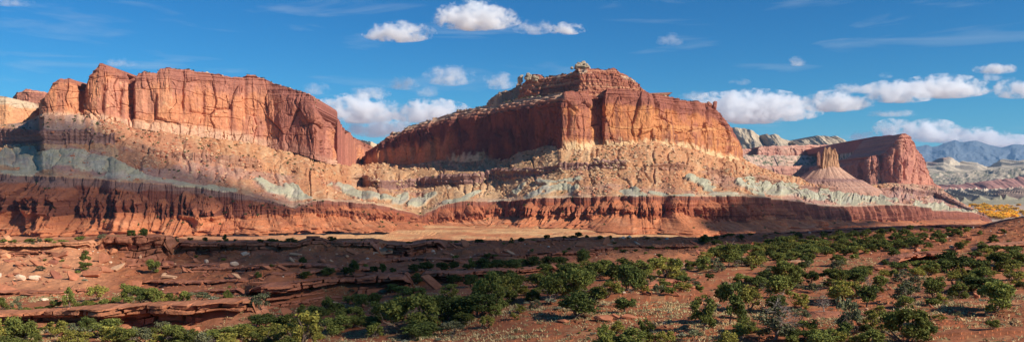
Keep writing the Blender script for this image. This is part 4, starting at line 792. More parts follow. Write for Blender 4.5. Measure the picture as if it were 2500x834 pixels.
# the ones that stand out, each with its own words
put_rock(1055, 706, 62, 44, 'slab', 'red', 'tilted triangular red slab leaning in front of the centre ledge', 40, 58, 10, i=2)
put_rock(1473, 782, 54, 20, 'boulder', 'red', 'wedge shaped red boulder right of the round dark juniper', 6, 0, 0, i=1)
put_rock(1540, 778, 46, 14, 'slab', 'red', 'flat red slab just right of the wedge shaped boulder', 12, 22, 20, i=0)
put_rock(1510, 778, 34, 10, 'slab', 'red', 'narrow slab between the wedge boulder and the flat red slab', 25, 15, -30, i=3)
put_rock(1376, 785, 36, 9, 'boulder', 'red', 'low rounded red boulder under the round dark juniper', 0, 0, 0)
put_rock(51, 685, 26, 20, 'boulder', 'pale', 'cream coloured block on the sunlit slope, left of a lying pale boulder', 14, 10, 20, i=2)
put_rock(86, 686, 34, 14, 'boulder', 'pale', 'long cream boulder lying on the sunlit slope at left', 12, 0, -12, i=4)
put_rock(108, 733, 24, 9, 'boulder', 'pale', 'pale rounded stone above the shrubs behind the front ledge', 0, 0, 0, i=5)
put_rock(285, 662, 36, 18, 'slab', 'tan', 'pale tan angular slab below the massive overhang', -25, 35, 25, i=4)
put_rock(270, 644, 9, 8, 'boulder', 'pale', 'small white block below the massive overhang', 0, 0, 0)
put_rock(410, 650, 42, 20, 'boulder', 'dark', 'big dark boulder topped with white spots right of the overhang', 0, 0, 0, i=3)
put_rock(412, 682, 34, 12, 'slab', 'tan', 'flat tan topped slab below the big dark boulder', 8, 12, 0)
put_rock(548, 657, 34, 20, 'boulder', 'red', 'rounded red boulder on the mid slope, left of a white topped block', 10, 15, 0)
put_rock(572, 650, 26, 14, 'boulder', 'pale', 'white topped block on the mid slope', 10, 5, 0)
put_rock(505, 643, 14, 12, 'boulder', 'pale', 'small upright cream block on the mid slope', 20, 0, 0)
put_rock(342, 640, 8, 22, 'boulder', 'tan', 'thin upright stone pillar under the massive overhang', 0, 0, 0, name='stone_pillar', cat='stone pillar', i=1, sink=0)
put_rock(150, 632, 44, 26, 'slab', 'red', 'large leaning slab on the sunlit slope below the rim at left', -20, 48, 0, i=2)
put_rock(225, 676, 60, 26, 'slab', 'red', 'wide triangular slab resting on the slope below the two dark bushes', 0, 50, 0, i=5)
put_rock(178, 684, 30, 24, 'slab', 'red', 'steep slab with a pointed foot left of the wide triangular slab', 35, 40, 20)
put_rock(253, 643, 34, 30, 'slab', 'red', 'leaning slab beside the bush under the overhang', 10, 60, 0, i=4)
put_rock(258, 664, 34, 18, 'slab', 'red', 'slab lying above the pale tan angular slab', 15, 35, 0)
put_rock(334, 700, 24, 22, 'slab', 'red', 'upright red slab above the green shrubs of the lower left', 8, 60, 0)
put_rock(95, 648, 40, 8, 'slab', 'red', 'long thin slab pitched down to the right on the sunlit slope', 32, 25, 0)
put_rock(140, 680, 46, 9, 'slab', 'dark', 'dark edged plank like slab on the sunlit slope', 34, 25, 0)
put_rock(15, 715, 70, 20, 'slab', 'red', 'big smooth slab at the left edge of the sunlit slope', 18, 30, 0, i=1)
put_rock(20, 640, 30, 8, 'boulder', 'dark', 'dark slot sided stone at the far left of the slope', 15, 0, 0)
put_rock(912, 600, 34, 12, 'boulder', 'dark', 'flat capstone balanced on the rim at the centre', 0, 0, 0, sink=-.4)
put_rock(765, 581, 42, 6, 'slab', 'dark', 'thin flat capstone on the rim ledge left of centre', 0, 0, 0)
put_rock(940, 622, 34, 28, 'slab', 'tan', 'orange faced block on the rim catching the light', 0, 75, 0, i=3)
put_rock(862, 622, 44, 16, 'slab', 'red', 'tilted slab leaning below the rim, left of the orange faced block', 25, 45, 0)
put_rock(918, 620, 22, 8, 'boulder', 'tan', 'pale stone at the foot of the orange faced block', 0, 0, 0)
put_rock(1110, 604, 36, 8, 'slab', 'red', 'long slab sliding down from the rim right of the rounded outcrop', 35, 20, 0)
put_rock(1135, 600, 24, 20, 'slab', 'red', 'upended slab on the rim right of the rounded outcrop', 30, 50, 0)
put_rock(1418, 606, 30, 26, 'slab', 'red', 'broad red slab on the shaded slope right of centre', 0, 55, 0)
put_rock(1480, 598, 18, 30, 'slab', 'red', 'narrow steep slab on the shaded slope right of centre', 50, 60, 0)
put_rock(1556, 595, 22, 5, 'slab', 'pale', 'small pale plank like slab on the shaded slope', 28, 10, 0)
put_rock(1460, 612, 30, 14, 'slab', 'red', 'flat fallen slab below the narrow steep slab', 5, 30, 0)
put_rock(2030, 607, 24, 18, 'boulder', 'dark', 'dark hollow boulder among the junipers on the right', 0, 0, 0, i=3)
put_rock(1958, 626, 32, 12, 'boulder', 'red', 'sunlit red block with a dark side, right of the pale shelves', 5, 0, 0)
put_rock(1815, 632, 34, 8, 'slab', 'tan', 'sunlit flat shelf stone among the trees right of centre', 0, 5, 0)
put_rock(1885, 627, 26, 8, 'slab', 'tan', 'second sunlit shelf stone, left of the red block', 0, 5, 0)
put_rock(1875, 610, 20, 14, 'slab', 'red', 'pale fallen slab on the shaded slope above the junipers', 0, 40, 0)
put_rock(1950, 640, 40, 7, 'slab', 'tan', 'sunlit low shelf at the feet of the junipers', 0, 5, 0)
put_rock(2108, 657, 28, 12, 'boulder', 'red', 'long sausage shaped red stone on the open ground at right', 24, 0, -10)
put_rock(2145, 660, 30, 12, 'boulder', 'red', 'angular red rock right of the sausage shaped stone', 0, 0, 0)
put_rock(2190, 655, 24, 9, 'boulder', 'dark', 'dark low rock at the left foot of the cracked outcrop', 0, 0, 0)
put_rock(2240, 628, 20, 14, 'boulder', 'red', 'rounded block perched on the cracked outcrop', 0, 0, 0, sink=-.7)
put_rock(1665, 706, 40, 5, 'slab', 'red', 'stack of thin splayed slabs on the open ground, lower one', 8, 6, -20)
put_rock(1680, 702, 46, 5, 'slab', 'red', 'stack of thin splayed slabs on the open ground, upper one', 8, 6, -35)
put_rock(700, 770, 30, 24, 'slab', 'red', 'pointed slab behind the yellow green tree at lower left', 20, 60, 0)
put_rock(636, 795, 30, 26, 'slab', 'red', 'slab jumble at the right end of the front ledge', 35, 50, 0)
put_rock(745, 742, 26, 14, 'boulder', 'red', 'rounded boulder below the second ledge', 0, 0, 0)
put_rock(634, 696, 44, 14, 'slab', 'red', 'peaked flat slab on top of the second ledge at its left end', 0, 20, 0, sink=-.3)
put_rock(2295, 792, 14, 4, 'boulder', 'dark', 'small dark stone on the sunlit ground at lower right', 0, 0, 0)
# the other fallen blocks of the near slopes
bounds = [((0, 600), (230, 700), 46), ((230, 640), (640, 700), 40), ((440, 612), (900, 668), 46), ((1000, 615), (1340, 650), 30), ((1340, 596), (1720, 640), 34), ((1750, 585), (2100, 612), 40), ((2120, 570), (2500, 612), 22), ((640, 740), (900, 760), 8), ((1300, 700), (2450, 830), 40)]
for (a_, b_, n_) in bounds:
    for k in range(n_):
        x, y = rng.uniform(a_[0], b_[0]), rng.uniform(a_[1], b_[1]); w = 7 + 22 * rng.random() ** 2.6
        kd = rng.choice(['slab', 'boulder', 'slab'])
        put_rock(x, y, w, w * rng.uniform(.25, .6), kd, rng.choice(['red', 'red', 'red', 'dark', 'tan']), 'small red sandstone block fallen on the slope below a ledge', rng.uniform(5, 40), rng.uniform(0, 50), None, 'fallen sandstone blocks on the near slopes', 'boulder', 'fallen_block')
# scattered pebbles / rubble (uncountable) and talus boulders on the mesas
def scatter_mesh(name, pts, sizes, cols, mat, flat=.75, seed=1):
    protos = [rock_proto(900 + i, flat, 11) for i in range(1)]
    rg = np.random.RandomState(seed)
    ico = np.array([[0, 0, 1], [.89, 0, .45], [.28, .85, .45], [-.72, .53, .45], [-.72, -.53, .45], [.28, -.85, .45], [.72, .53, -.45], [-.28, .85, -.45], [-.89, 0, -.45], [-.28, -.85, -.45], [.72, -.53, -.45], [0, 0, -1]])
    fc = np.array([[0, 1, 2], [0, 2, 3], [0, 3, 4], [0, 4, 5], [0, 5, 1], [1, 6, 2], [2, 7, 3], [3, 8, 4], [4, 9, 5], [5, 10, 1], [6, 7, 2], [7, 8, 3], [8, 9, 4], [9, 10, 5], [10, 6, 1], [11, 7, 6], [11, 8, 7], [11, 9, 8], [11, 10, 9], [11, 6, 10]])
    n = len(pts); q = ico[None] * (1 + .35 * (rg.rand(n, 12, 1) - .5)); q = q * (np.array([1, .8, .65])[None, None] * (1 + .5 * (rg.rand(n, 1, 3) - .5)))
    a = rg.rand(n) * 6.283; c, s = np.cos(a)[:, None], np.sin(a)[:, None]; tl = rg.randn(n) * .35; ct, st_ = np.cos(tl)[:, None], np.sin(tl)[:, None]
    X_1, Z_1 = q[..., 0] * ct - q[..., 2] * st_, q[..., 0] * st_ + q[..., 2] * ct
    X_2, Y_2 = X_1 * c - q[..., 1] * s, X_1 * s + q[..., 1] * c
    V = np.stack([X_2, Y_2, Z_1], -1) * sizes[:, None, None] * .5 + pts[:, None]
    Fq = (fc[None] + np.arange(n)[:, None, None] * 12).reshape(-1, 3)
    return mesh(name, V.reshape(-1, 3), Fq, mat, np.repeat(cols, 12, 0))
# talus boulders
ii = rg.randint(cut + 2, nr - 10, 130000); jj = rg.randint(0, nc, 130000)
vv = vS[ii]; gg = green[ii, jj]; xx = XS[jj]; yy = photo(SP)[1][ii, jj]
dens = np.clip(1.9 * vn(xx / 30, vv * 1.6, 951) * vn(xx / 11, vv * 5, 952) * (.35 + 1.3 * sstep(-.1, .3, chute[ii, jj])) + .3 * sstep(4.3, 4.9, vv) - .1, 0.03, 1) * np.interp(xx, [-400, 60, 150, 300, 800, 1000, 1500, 1850, 1950, 2200, 2420], [.1, .1, .5, .9, .9, 1, 1, .9, .25, .4, .1])
mnd = (blob(xx, yy, 130, 298, 100, 24, 0) > 0); dens = np.where(mnd, .03, dens)
keep = (xx > -420) & (rg.rand(len(ii)) < dens * .75 * (1 - np.where(xx < 520, .72, .93) * (gg > .3))) & (xx < 2400)
ii, jj = ii[keep], jj[keep]; pts = SP[ii, jj] + rg.randn(len(ii), 3) * [.8, .8, .1]
sz = (.7 + 1.5 * rg.pareto(1.75, len(ii))).clip(.6, 6.5) * (pts[:, 1] / 1150) ** .8
bc_ = np.where((green[ii, jj] > .3)[:, None], C(.42, .20, .12), SC[ii, jj]) * (.7 + .75 * rg.rand(len(ii), 1)); pm = rg.rand(len(ii)) < np.where((XS[jj] > 900) & (XS[jj] < 1560), .55, .22); bc_ = np.where(pm[:, None], C(.52, .35, .21) * (.75 + .35 * rg.rand(len(ii), 1)), bc_); bc_ = np.clip(bc_, .05, .8)
order = np.argsort(-sz / pts[:, 1]); NI = 250
for k in order[:NI]:
    V, Tt = None, None
    o = bpy.data.objects.new('talus_boulder', rmesh('boulder', int(rg.randint(6)), 'tan' if pm[k] else 'red')); link(o)
    o.location = pts[k]; o.scale = sz[k] * np.array([1.1, .9, .9]); o.rotation_euler = (rg.randn() * .3, rg.randn() * .3, rg.rand() * 6)
    tag(o, 'large angular boulder lying on the talus below the great cliffs', 'boulder', 'large boulders on the talus')
o = scatter_mesh('talus_rubble', pts[order[NI:]], sz[order[NI:]], bc_[order[NI:]], M_stone, seed=4); tag(o, 'countless tan and red boulders strewn over the talus', 'rubble', kind='stuff')
print('rubble', len(pts))
# rubble along the mesa rims
rp = []; rc_ = []
for A_, r0, x0_, x1_, nn_ in ((AM, 200, 885, 1330, 900), (AM, 200, 1600, 1750, 160), (AL, 190, 330, 770, 260), (AK, 110, 1300, 1590, 300)):
    ph = photo(A_[r0])[0]; jx = np.where((ph > x0_) & (ph < x1_))[0]; jq = jx[rg.randint(0, len(jx), nn_)]; t_ = rg.rand(nn_, 1); kk_ = rg.randint(0, 3, nn_)
    p_ = A_[r0 + kk_, jq] * (1 - t_) + A_[r0 + kk_ + 1, jq] * t_; rp.append(p_); rc_.append(np.where(rg.rand(nn_, 1) < .45, C(.58, .46, .31), C(.42, .20, .13)) * (.8 + .4 * rg.rand(nn_, 1)))
rp = np.concatenate(rp); o = scatter_mesh('rim_rubble', rp, (1.2 + 1.2 * rg.pareto(2.2, len(rp))).clip(1, 6) * (rp[:, 1] / 1200), np.concatenate(rc_), M_stone, seed=8); tag(o, 'broken pale and red blocks littering the mesa rims', 'rubble', kind='stuff')
kq = rg.randint(0, len(rp), 420); cen = np.repeat(rp[kq], 14, 0) + rg.randn(420 * 14, 3) * [.9, .9, .4] + [0, 0, 1.2]; Vr, Qr = [], []
RIMBRUSH = cen
# foreground pebbles
ii = rg.randint(12, sum(nG[:7]) - 4, 26000); jj = rg.randint(260, ngc - 310, 26000); pt = PGd[ii, jj]; kp = rg.rand(len(ii)) < np.where(vG[ii] > 4.9, .75, .3) * np.clip(.2 + vn(pt[:, 0] / 6, pt[:, 1] / 5, 961), 0, 1)
ii, jj = ii[kp], jj[kp]; pt = PGd[ii, jj] + rg.randn(len(ii), 3) * [.1, .1, 0]
sz = (.09 + .10 * rg.pareto(2.4, len(ii))).clip(.06, 1.1) * np.clip(pt[:, 1] / 75, .8, 2.2); cc_ = CG[ii, jj] * (.9 + .5 * rg.rand(len(ii), 1)); cc_ = np.where(rg.rand(len(ii), 1) < .08, C(.6, .46, .34), cc_)
o = scatter_mesh('gravel', pt, sz, np.clip(cc_, .03, .8), M_stone, seed=5); tag(o, 'loose red stones scattered over the foreground', 'gravel', kind='stuff')

# ================================================================== PLANTS
def leafquads(cent, size, rgn, up=.35):
    n = len(cent); a = rgn.randn(n, 3); a /= np.linalg.norm(a, axis=1, keepdims=True); b = rgn.randn(n, 3); b[:, 2] += up; b -= a * (a * b).sum(1, keepdims=True); b /= np.linalg.norm(b, axis=1, keepdims=True)
    s = size * (.6 + .8 * rgn.rand(n, 1)); a = a * s * .55; b = b * s
    V = np.stack([cent - a - b * .5, cent + a - b * .5, cent + a * .6 + b * .7, cent - a * .6 + b * .7], 1)
    return V.reshape(-1, 3), np.arange(4 * n).reshape(n, 4)
def tube(p0, p1, r0, r1, k=5):
    p0, p1 = np.array(p0, float), np.array(p1, float); w = p1 - p0; w /= np.linalg.norm(w) + 1e-9
    u = np.cross(w, [0, 0, 1.0] if abs(w[2]) < .9 else [1.0, 0, 0]); u /= np.linalg.norm(u); v = np.cross(w, u)
    t = np.arange(k) / k * 6.283; ring = np.cos(t)[:, None] * u + np.sin(t)[:, None] * v
    V = np.concatenate([p0 + ring * r0, p1 + ring * r1]); Q = np.array([[i, (i + 1) % k, k + (i + 1) % k, k + i] for i in range(k)]); return V, Q
class Bag:
    def __init__(s): s.V = []; s.Q = []; s.n = 0
    def add(s, vq): s.V.append(vq[0]); s.Q.append(vq[1] + s.n); s.n += len(vq[0])
    def get(s): return np.concatenate(s.V), np.concatenate(s.Q)
def branch(bag, p, dirv, ln, r, rgn, depth, tips, wig=.35, gravity=0):
    nseg_ = 3
    for k in range(nseg_):
        d_ = dirv + rgn.randn(3) * wig; d_ /= np.linalg.norm(d_); q = p + d_ * ln / nseg_
        r2 = r * .78; bag.add(tube(p, q, r, r2, 5 if r > .01 else 3)); p, r, dirv = q, r2, d_
        if depth > 0:
            for _ in range(2 if k else 1):
                nd = dirv + rgn.randn(3) * .8; nd[2] = abs(nd[2]) * .7 + gravity; branch(bag, p, nd / np.linalg.norm(nd), ln * .55, r * .65, rgn, depth - 1, tips, wig)
    tips.append(p)
LEAF = {}
def make_plant(kind, seed, mat, leaves=4400, lobes=22, lsize=.037, trunk=.3, dead=False):
    """unit plant: width about 1, height 1. returns (crown mesh, trunk mesh)"""
    rgn = np.random.RandomState(seed); bag = Bag(); tips = []
    if kind in ('round', 'loose', 'pinyon', 'cone'):
        base = np.zeros(3); nb = 4
        if kind in ('pinyon', 'cone'):
            p = base; 
            for k in range(5):
                q = p + np.array([rgn.randn() * .03, rgn.randn() * .03, .17]); bag.add(tube(p, q, .035 * (1 - k * .15), .035 * (1 - (k + 1) * .15), 6)); p = q
                if k > 0:
                    for _ in range(2):
                        a = rgn.rand() * 6.28; branch(bag, p, np.array([math.cos(a), math.sin(a), .45]), .34 if kind == 'pinyon' else .25, .015, rgn, 0, tips, .15)
        else:
            for b_ in range(nb):
                a = b_ / nb * 6.28 + rgn.rand(); branch(bag, base + [0, 0, -.03], np.array([math.cos(a) * .6, math.sin(a) * .6, .8]), .55, .028, rgn, 1, tips, .25)
    cent = []
    z0 = trunk if kind == 'pinyon' else .03
    for k in range(lobes):
        if kind == 'cone':
            h = (k + .5) / lobes; r_ = .36 * (1 - h) ** .7 * (.5 + .7 * rgn.rand()); a = rgn.rand() * 6.28; c = np.array([r_ * math.cos(a), r_ * math.sin(a), .1 + .82 * h]); rad = .20 * (1 - h * .6)
        elif kind == 'pinyon':
            a = rgn.rand() * 6.28; r_ = .36 * math.sqrt(rgn.rand()); h = rgn.rand(); c = np.array([r_ * math.cos(a), r_ * math.sin(a), z0 + .05 + (1 - z0 - .17) * h]); rad = .155
        elif kind == 'shrub':
            a = rgn.rand() * 6.28; r_ = .3 * math.sqrt(rgn.rand()); c = np.array([r_ * math.cos(a), r_ * math.sin(a), .25 + .35 * rgn.rand() * (1 - r_)]); rad = .22
        else:
            a = rgn.rand() * 6.28; r_ = .37 * math.sqrt(rgn.rand()); hm = math.sqrt(max(0, 1 - (r_ / .5) ** 2)); c = np.array([r_ * math.cos(a), r_ * math.sin(a), .09 + .74 * hm * rgn.rand() ** .55]); rad = .165 * (.6 + .7 * rgn.rand())
        m = leaves // lobes; u = rgn.randn(m, 3); u /= np.linalg.norm(u, axis=1, keepdims=True); u *= (rgn.rand(m, 1) ** (.45 if kind != 'loose' else .7)) * rad * (1 + .35 * rgn.randn(m, 1) * .5); u[:, 2] *= .75
        cent.append(c + u)
    cent = np.concatenate(cent); cent[:, 2] = np.maximum(cent[:, 2], .02)
    V, Q = leafquads(cent, lsize, rgn)
    sh = np.repeat(.7 + .6 * rgn.rand(len(cent)), 4); hue = np.repeat(rgn.rand(len(cent)), 4)
    cl_ = np.stack([sh * (1 + .35 * hue), sh * (1 + .1 * hue), sh * (1 - .2 * hue)], -1)
    crown = mesh('crown', V, Q, mat, cl_, obj=False) if not dead else None
    if crown: LEAF[crown.name] = (V, cl_, mat)
    tm = None
    if bag.n: Vt, Qt = bag.get(); tm = mesh('trunk', Vt, Qt, M_bark, np.ones((len(Vt), 3)), obj=False)
    return crown, tm
def dead_tree(seed):
    rgn = np.random.RandomState(seed); bag = Bag(); tips = []
    p = np.zeros(3)
    for k in range(5):
        q = p + np.array([rgn.randn() * .04, rgn.randn() * .04, .17]); bag.add(tube(p, q, .04 * (1 - k * .17), .04 * (1 - (k + 1) * .17), 6)); p = q
        for _ in range(4 if k else 2):
            a = rgn.rand() * 6.28; branch(bag, p, np.array([math.cos(a), math.sin(a), .35]), .42 * (1.1 - k * .12), .014, rgn, 2, tips, .35)
    V, Q = bag.get(); return mesh('branches', V, Q, M_dead, np.ones((len(V), 3)), obj=False)
PR = {}
PR['round_green'] = [make_plant('round', 10 + i, M_jun) for i in range(4)]
PR['round_dark'] = [make_plant('round', 20 + i, M_dark) for i in range(4)]
PR['round_yellow'] = [make_plant('loose', 30 + i, M_yel, 2200, 15) for i in range(3)]
PR['loose_grey'] = [make_plant('loose', 40 + i, M_blue, 1500, 12) for i in range(2)]
PR['pinyon'] = [make_plant('pinyon', 50 + i, M_jun, 2200, 20, .04, .3) for i in range(3)]
PR['pinyon_dark'] = [make_plant('pinyon', 60 + i, M_dark, 2200, 20, .04, .3) for i in range(2)]
PR['cone'] = [make_plant('cone', 70 + i, M_jun, 2200, 16) for i in range(2)]
PR['cone_yellow'] = [make_plant('cone', 75, M_yel, 2200, 16)]
PR['shrub'] = [make_plant('shrub', 80 + i, M_jun, 700, 7, .07) for i in range(2)]
PR['shrub_dark'] = [make_plant('shrub', 84 + i, M_dark, 700, 7, .07) for i in range(2)]
PR['sage'] = [make_plant('shrub', 88 + i, M_sage, 500, 6, .07) for i in range(2)]
PR['gold'] = [make_plant('shrub', 92 + i, M_gold, 420, 8, .11) for i in range(3)]
PR['half'] = [(make_plant('loose', 47, M_blue, 1700, 14)[0], dead_tree(108))]
PR['dead'] = [(None, dead_tree(100 + i)) for i in range(3)]
WORDS = {'round_green': 'mid green juniper', 'round_dark': 'dark green juniper', 'round_yellow': 'yellow green juniper', 'loose_grey': 'grey green open juniper', 'pinyon': 'green pinyon with bare trunk', 'pinyon_dark': 'dark pinyon with bare trunk', 'cone': 'pointed green juniper', 'cone_yellow': 'pointed yellow green juniper', 'shrub': 'green shrub', 'shrub_dark': 'dark green shrub', 'sage': 'grey sagebrush', 'dead': 'bare grey dead tree', 'half': 'half dead juniper'}
NAMES = {'round_green': 'juniper_tree', 'round_dark': 'juniper_tree', 'round_yellow': 'juniper_tree', 'loose_grey': 'juniper_tree', 'pinyon': 'pinyon_pine', 'pinyon_dark': 'pinyon_pine', 'cone': 'juniper_tree', 'cone_yellow': 'juniper_tree', 'shrub': 'shrub', 'shrub_dark': 'shrub', 'sage': 'sagebrush', 'dead': 'dead_tree', 'half': 'juniper_tree', 'gold': 'cottonwood_tree'}
CATS = {'juniper_tree': 'tree', 'pinyon_pine': 'tree', 'shrub': 'shrub', 'sagebrush': 'shrub', 'dead_tree': 'dead tree', 'cottonwood_tree': 'tree'}
prng = random.Random(11)
QUEUE = []; NOWQ = [True]
def plant(p, wm, hm, kind, label, group=None, parts=True):
    if NOWQ[0] and NAMES[kind] == 'juniper_tree': QUEUE.append((-(wm * hm / p[1] ** 2), len(QUEUE), p, wm, hm, kind, label, group, parts)); return
    cr_, tr_ = prng.choice(PR[kind]); nm = NAMES[kind]; p = np.array(p) - [0, 0, .05 * hm * .5]
    rz = prng.uniform(0, 6.28); S_ = (wm, wm, hm)
    if cr_ is None or tr_ is None or not parts:
        me = cr_ or tr_
        o = link(bpy.data.objects.new(nm, me)); o.location = p; o.rotation_euler = (0, 0, rz); o.scale = S_
    else:
        o = empty(nm, p, rz); o.scale = S_
        link(bpy.data.objects.new('crown', cr_), o); link(bpy.data.objects.new('trunk', tr_), o)
    return tag(o, label, CATS[nm], group)
# (x, y of foot, width, height in photo pixels, kind letter)
KL = dict(g='round_green', d='round_dark', y='round_yellow', s='loose_grey', p='pinyon', P='pinyon_dark', c='cone', Y='cone_yellow', h='shrub', H='shrub_dark', a='sage', x='dead', z='half')
TREES = """12 832 62 72 y;50 842 66 66 g;82 818 26 28 h;105 806 18 12 H;118 812 20 16 a;138 822 54 50 y;150 806 26 22 g;180 832 50 48 s;188 858 50 48 y;213 808 36 32 d;228 815 24 18 a;260 822 66 46 g;268 856 60 54 y;318 846 64 58 g;345 856 50 44 s;398 816 46 34 s;378 846 60 40 y;20 870 60 50 g
5 756 26 36 g;24 763 36 22 h;40 761 34 36 s;66 761 24 17 h;95 757 24 14 h;118 755 24 16 h;136 753 28 28 g;170 752 46 60 c;200 749 26 18 h;216 748 28 20 y;240 731 50 48 y;236 746 30 18 h;258 744 26 18 h;284 743 30 26 g;318 738 48 46 g;346 740 52 38 d;374 740 48 44 g;392 739 34 30 y;410 738 22 24 g
424 737 28 24 y;452 738 34 28 g;488 736 50 28 s;520 735 24 18 a;538 733 20 18 h;556 732 26 28 g;634 758 48 46 s;645 800 62 46 d;430 848 70 44 g;497 858 60 56 s;540 832 66 48 g;562 862 70 60 y;606 848 66 60 y;470 856 40 40 g;596 820 60 34 g;690 806 58 48 d;668 836 64 50 y;712 808 46 46 g;735 848 96 84 y;700 860 60 50 g;760 806 60 44 d;778 842 36 44 y;640 856 60 44 g
770 782 46 40 d;800 766 34 36 g;752 776 30 24 g;820 812 76 56 g;852 790 60 62 g;820 760 40 30 h;908 814 52 58 d;930 778 66 54 g;885 748 44 36 g;915 742 40 30 g;1000 808 120 92 g;1030 820 90 38 d;975 776 70 60 d;958 714 42 24 d;980 720 36 24 g;1014 726 48 36 g;1019 692 28 34 d;943 816 26 30 x;1088 798 28 18 a;1073 804 15 12 a;1055 760 40 40 g
1085 780 92 66 d;1098 728 52 38 y;1126 762 54 52 g;1164 776 96 66 d;1196 752 70 78 g;1178 726 64 52 g;1225 730 64 60 y;1110 694 36 26 d;1150 700 44 30 d;1245 704 56 40 g;1215 690 44 30 d;1250 720 50 56 g
1410 774 84 54 d;1526 764 60 42 P;1513 812 44 40 y;1476 856 70 48 g;1545 862 84 66 g;1578 846 44 60 p;1605 850 60 42 y;1628 836 46 34 y;1405 726 76 88 g;1352 732 66 66 g;1482 728 80 56 y;1536 712 66 62 d;1562 706 42 46 g;1300 736 34 30 g;1282 722 40 36 y;1262 700 46 40 g;1310 702 44 36 g;1345 700 50 34 d;1240 738 44 36 g;1310 754 34 26 s;1345 742 30 16 a;1262 745 16 9 h
1430 664 38 30 y;1452 680 52 46 g;1478 672 50 38 g;1520 682 74 54 g;1562 670 54 42 g;1590 668 36 30 y;1340 648 34 24 d;1368 646 38 22 d;1424 646 34 46 d;1250 655 52 30 d;1214 656 40 24 d;1302 652 44 26 d;1180 656 40 24 d;1270 652 36 24 g;1400 690 60 44 g;1440 690 44 40 d;1330 672 50 30 g;1380 670 44 34 g
1621 717 26 16 g;1592 695 13 20 s;1440 809 10 10 h;1414 815 9 7 h;1626 678 66 50 y;1600 656 46 32 g;1655 676 34 44 g;1687 658 32 28 g;1716 660 36 34 g;1748 665 42 38 s;1778 652 54 50 p;1734 686 22 24 d;1690 698 40 24 s;1846 650 54 30 y;1902 642 34 24 g;1922 640 28 22 d;1980 644 18 30 g;1800 652 30 20 x;1640 655 30 26 g;1720 640 40 30 y;1760 636 46 32 y;1790 640 36 26 g
1872 668 48 24 s;1815 698 48 34 g;1828 756 74 66 y;1868 694 42 36 d;1918 698 68 52 g;1978 694 40 42 d;1950 708 30 20 s;1992 716 38 26 s;2044 668 36 40 s;1720 808 62 90 p;1782 790 74 90 P;1755 735 30 36 P;1850 712 50 40 d;1905 728 66 52 g;1952 754 46 46 y;1952 786 46 36 s;1893 828 96 108 z;1820 812 62 36 g;1698 832 44 30 s;1665 824 26 14 a;1966 816 48 38 p;1770 866 66 58 y;1808 872 84 40 y;1806 780 40 30 d;1895 760 60 40 d
2010 858 74 62 g;2062 812 50 60 s;2016 766 44 44 x;2045 862 50 46 y;2034 702 62 44 g;2066 720 62 48 y;2062 740 72 68 y;2116 748 56 60 P;2072 818 66 96 s;2100 694 46 46 d;2128 804 42 58 y;2156 682 28 30 y;2182 682 26 28 g;2205 692 44 42 s;2216 738 62 52 s;2240 706 50 46 s;2280 724 54 50 g;2298 742 28 30 y;2340 728 44 44 g;2326 698 40 44 y;2350 684 28 38 Y;2338 676 16 28 Y;2210 846 94 104 g;2250 796 32 46 y;2130 868 66 60 g;2294 781 32 20 y;2341 778 22 18 s;2425 806 30 24 g;2432 760 86 78 g;2398 716 82 46 d;2392 690 50 40 g;2480 694 42 50 y
2438 662 54 42 g;2412 668 18 30 c;2382 668 60 40 d;2322 662 64 48 d;2300 664 46 36 d;2252 658 54 34 g;2198 664 54 30 d;2272 672 44 36 g;2240 684 40 34 y;2150 700 36 24 g;2110 668 42 24 g;2075 690 44 34 d;2460 660 50 36 g;2490 650 50 44 g;2370 700 44 30 g;2470 620 44 30 d;2100 862 60 44 y;2340 880 60 34 s;2440 870 50 30 s;2490 860 40 30 h;2120 712 16 34 x"""
LM = [(120, 780, 'the front ledge'), (450, 790, 'the front ledge'), (120, 690, 'the sunlit slope'), (1055, 690, 'the tilted triangular slab'), (820, 705, 'the second ledge'), (1410, 750, 'the big round dark juniper'), (1473, 775, 'the wedge shaped boulder'), (1670, 704, 'the splayed thin slabs'), (1895, 780, 'the half dead juniper'), (2235, 635, 'the cracked outcrop'), (2432, 730, 'the shadowed right edge juniper'), (2210, 790, 'the tall bottom juniper'), (2016, 750, 'the leafless tree'), (1235, 665, 'the dark centre ledge'), (1950, 640, 'the sunlit shelf'), (735, 800, 'the big yellow green juniper'), (1000, 770, 'the widest juniper'), (2108, 655, 'the sausage shaped stone')]
rowsT = []
for line in TREES.replace('\n', ';').split(';'):
    if line.strip():
        a_, b_, c_, d_, e_ = line.split(); rowsT.append((float(a_), float(b_), float(c_), float(d_), KL[e_]))
used = {}
SPECIAL = {(1410, 774): 'big round dark juniper standing alone left of the wedge boulder', (735, 848): 'big yellow green juniper at the bottom edge right of the front ledge', (1000, 808): 'widest juniper of the foreground, left of the two pale sagebrushes', (943, 816): 'silvery dead bush at the foot of the widest juniper', (1893, 828): 'half dead grey juniper with sparse foliage on tall bare limbs', (2016, 766): 'leafless dark branching tree on the open ground right of centre', (2432, 760): 'large juniper near the right edge throwing a long shadow', (2210, 846): 'tall juniper at the bottom edge toward the right', (170, 752): 'pointed pinyon shaped juniper standing behind the front ledge', (2425, 806): 'small lone green juniper on the sunlit ground at lower right', (1088, 798): 'larger of two pale round sagebrushes below the centre junipers', (1073, 804): 'smaller of two pale round sagebrushes below the centre junipers', (1720, 808): 'pinyon with a forked bare trunk at the lower right of centre', (1782, 790): 'tall dark pinyon with a clear trunk beside the forked pinyon'}
DW = ['right of', 'below', 'left of', 'above']
def ordw(n): return ['', '', 'second ', 'third ', 'fourth ', 'fifth ', 'sixth ', 'seventh ', 'eighth ', 'ninth ', 'tenth ', 'eleventh ', 'twelfth '][min(n, 12)]
keyed = {}
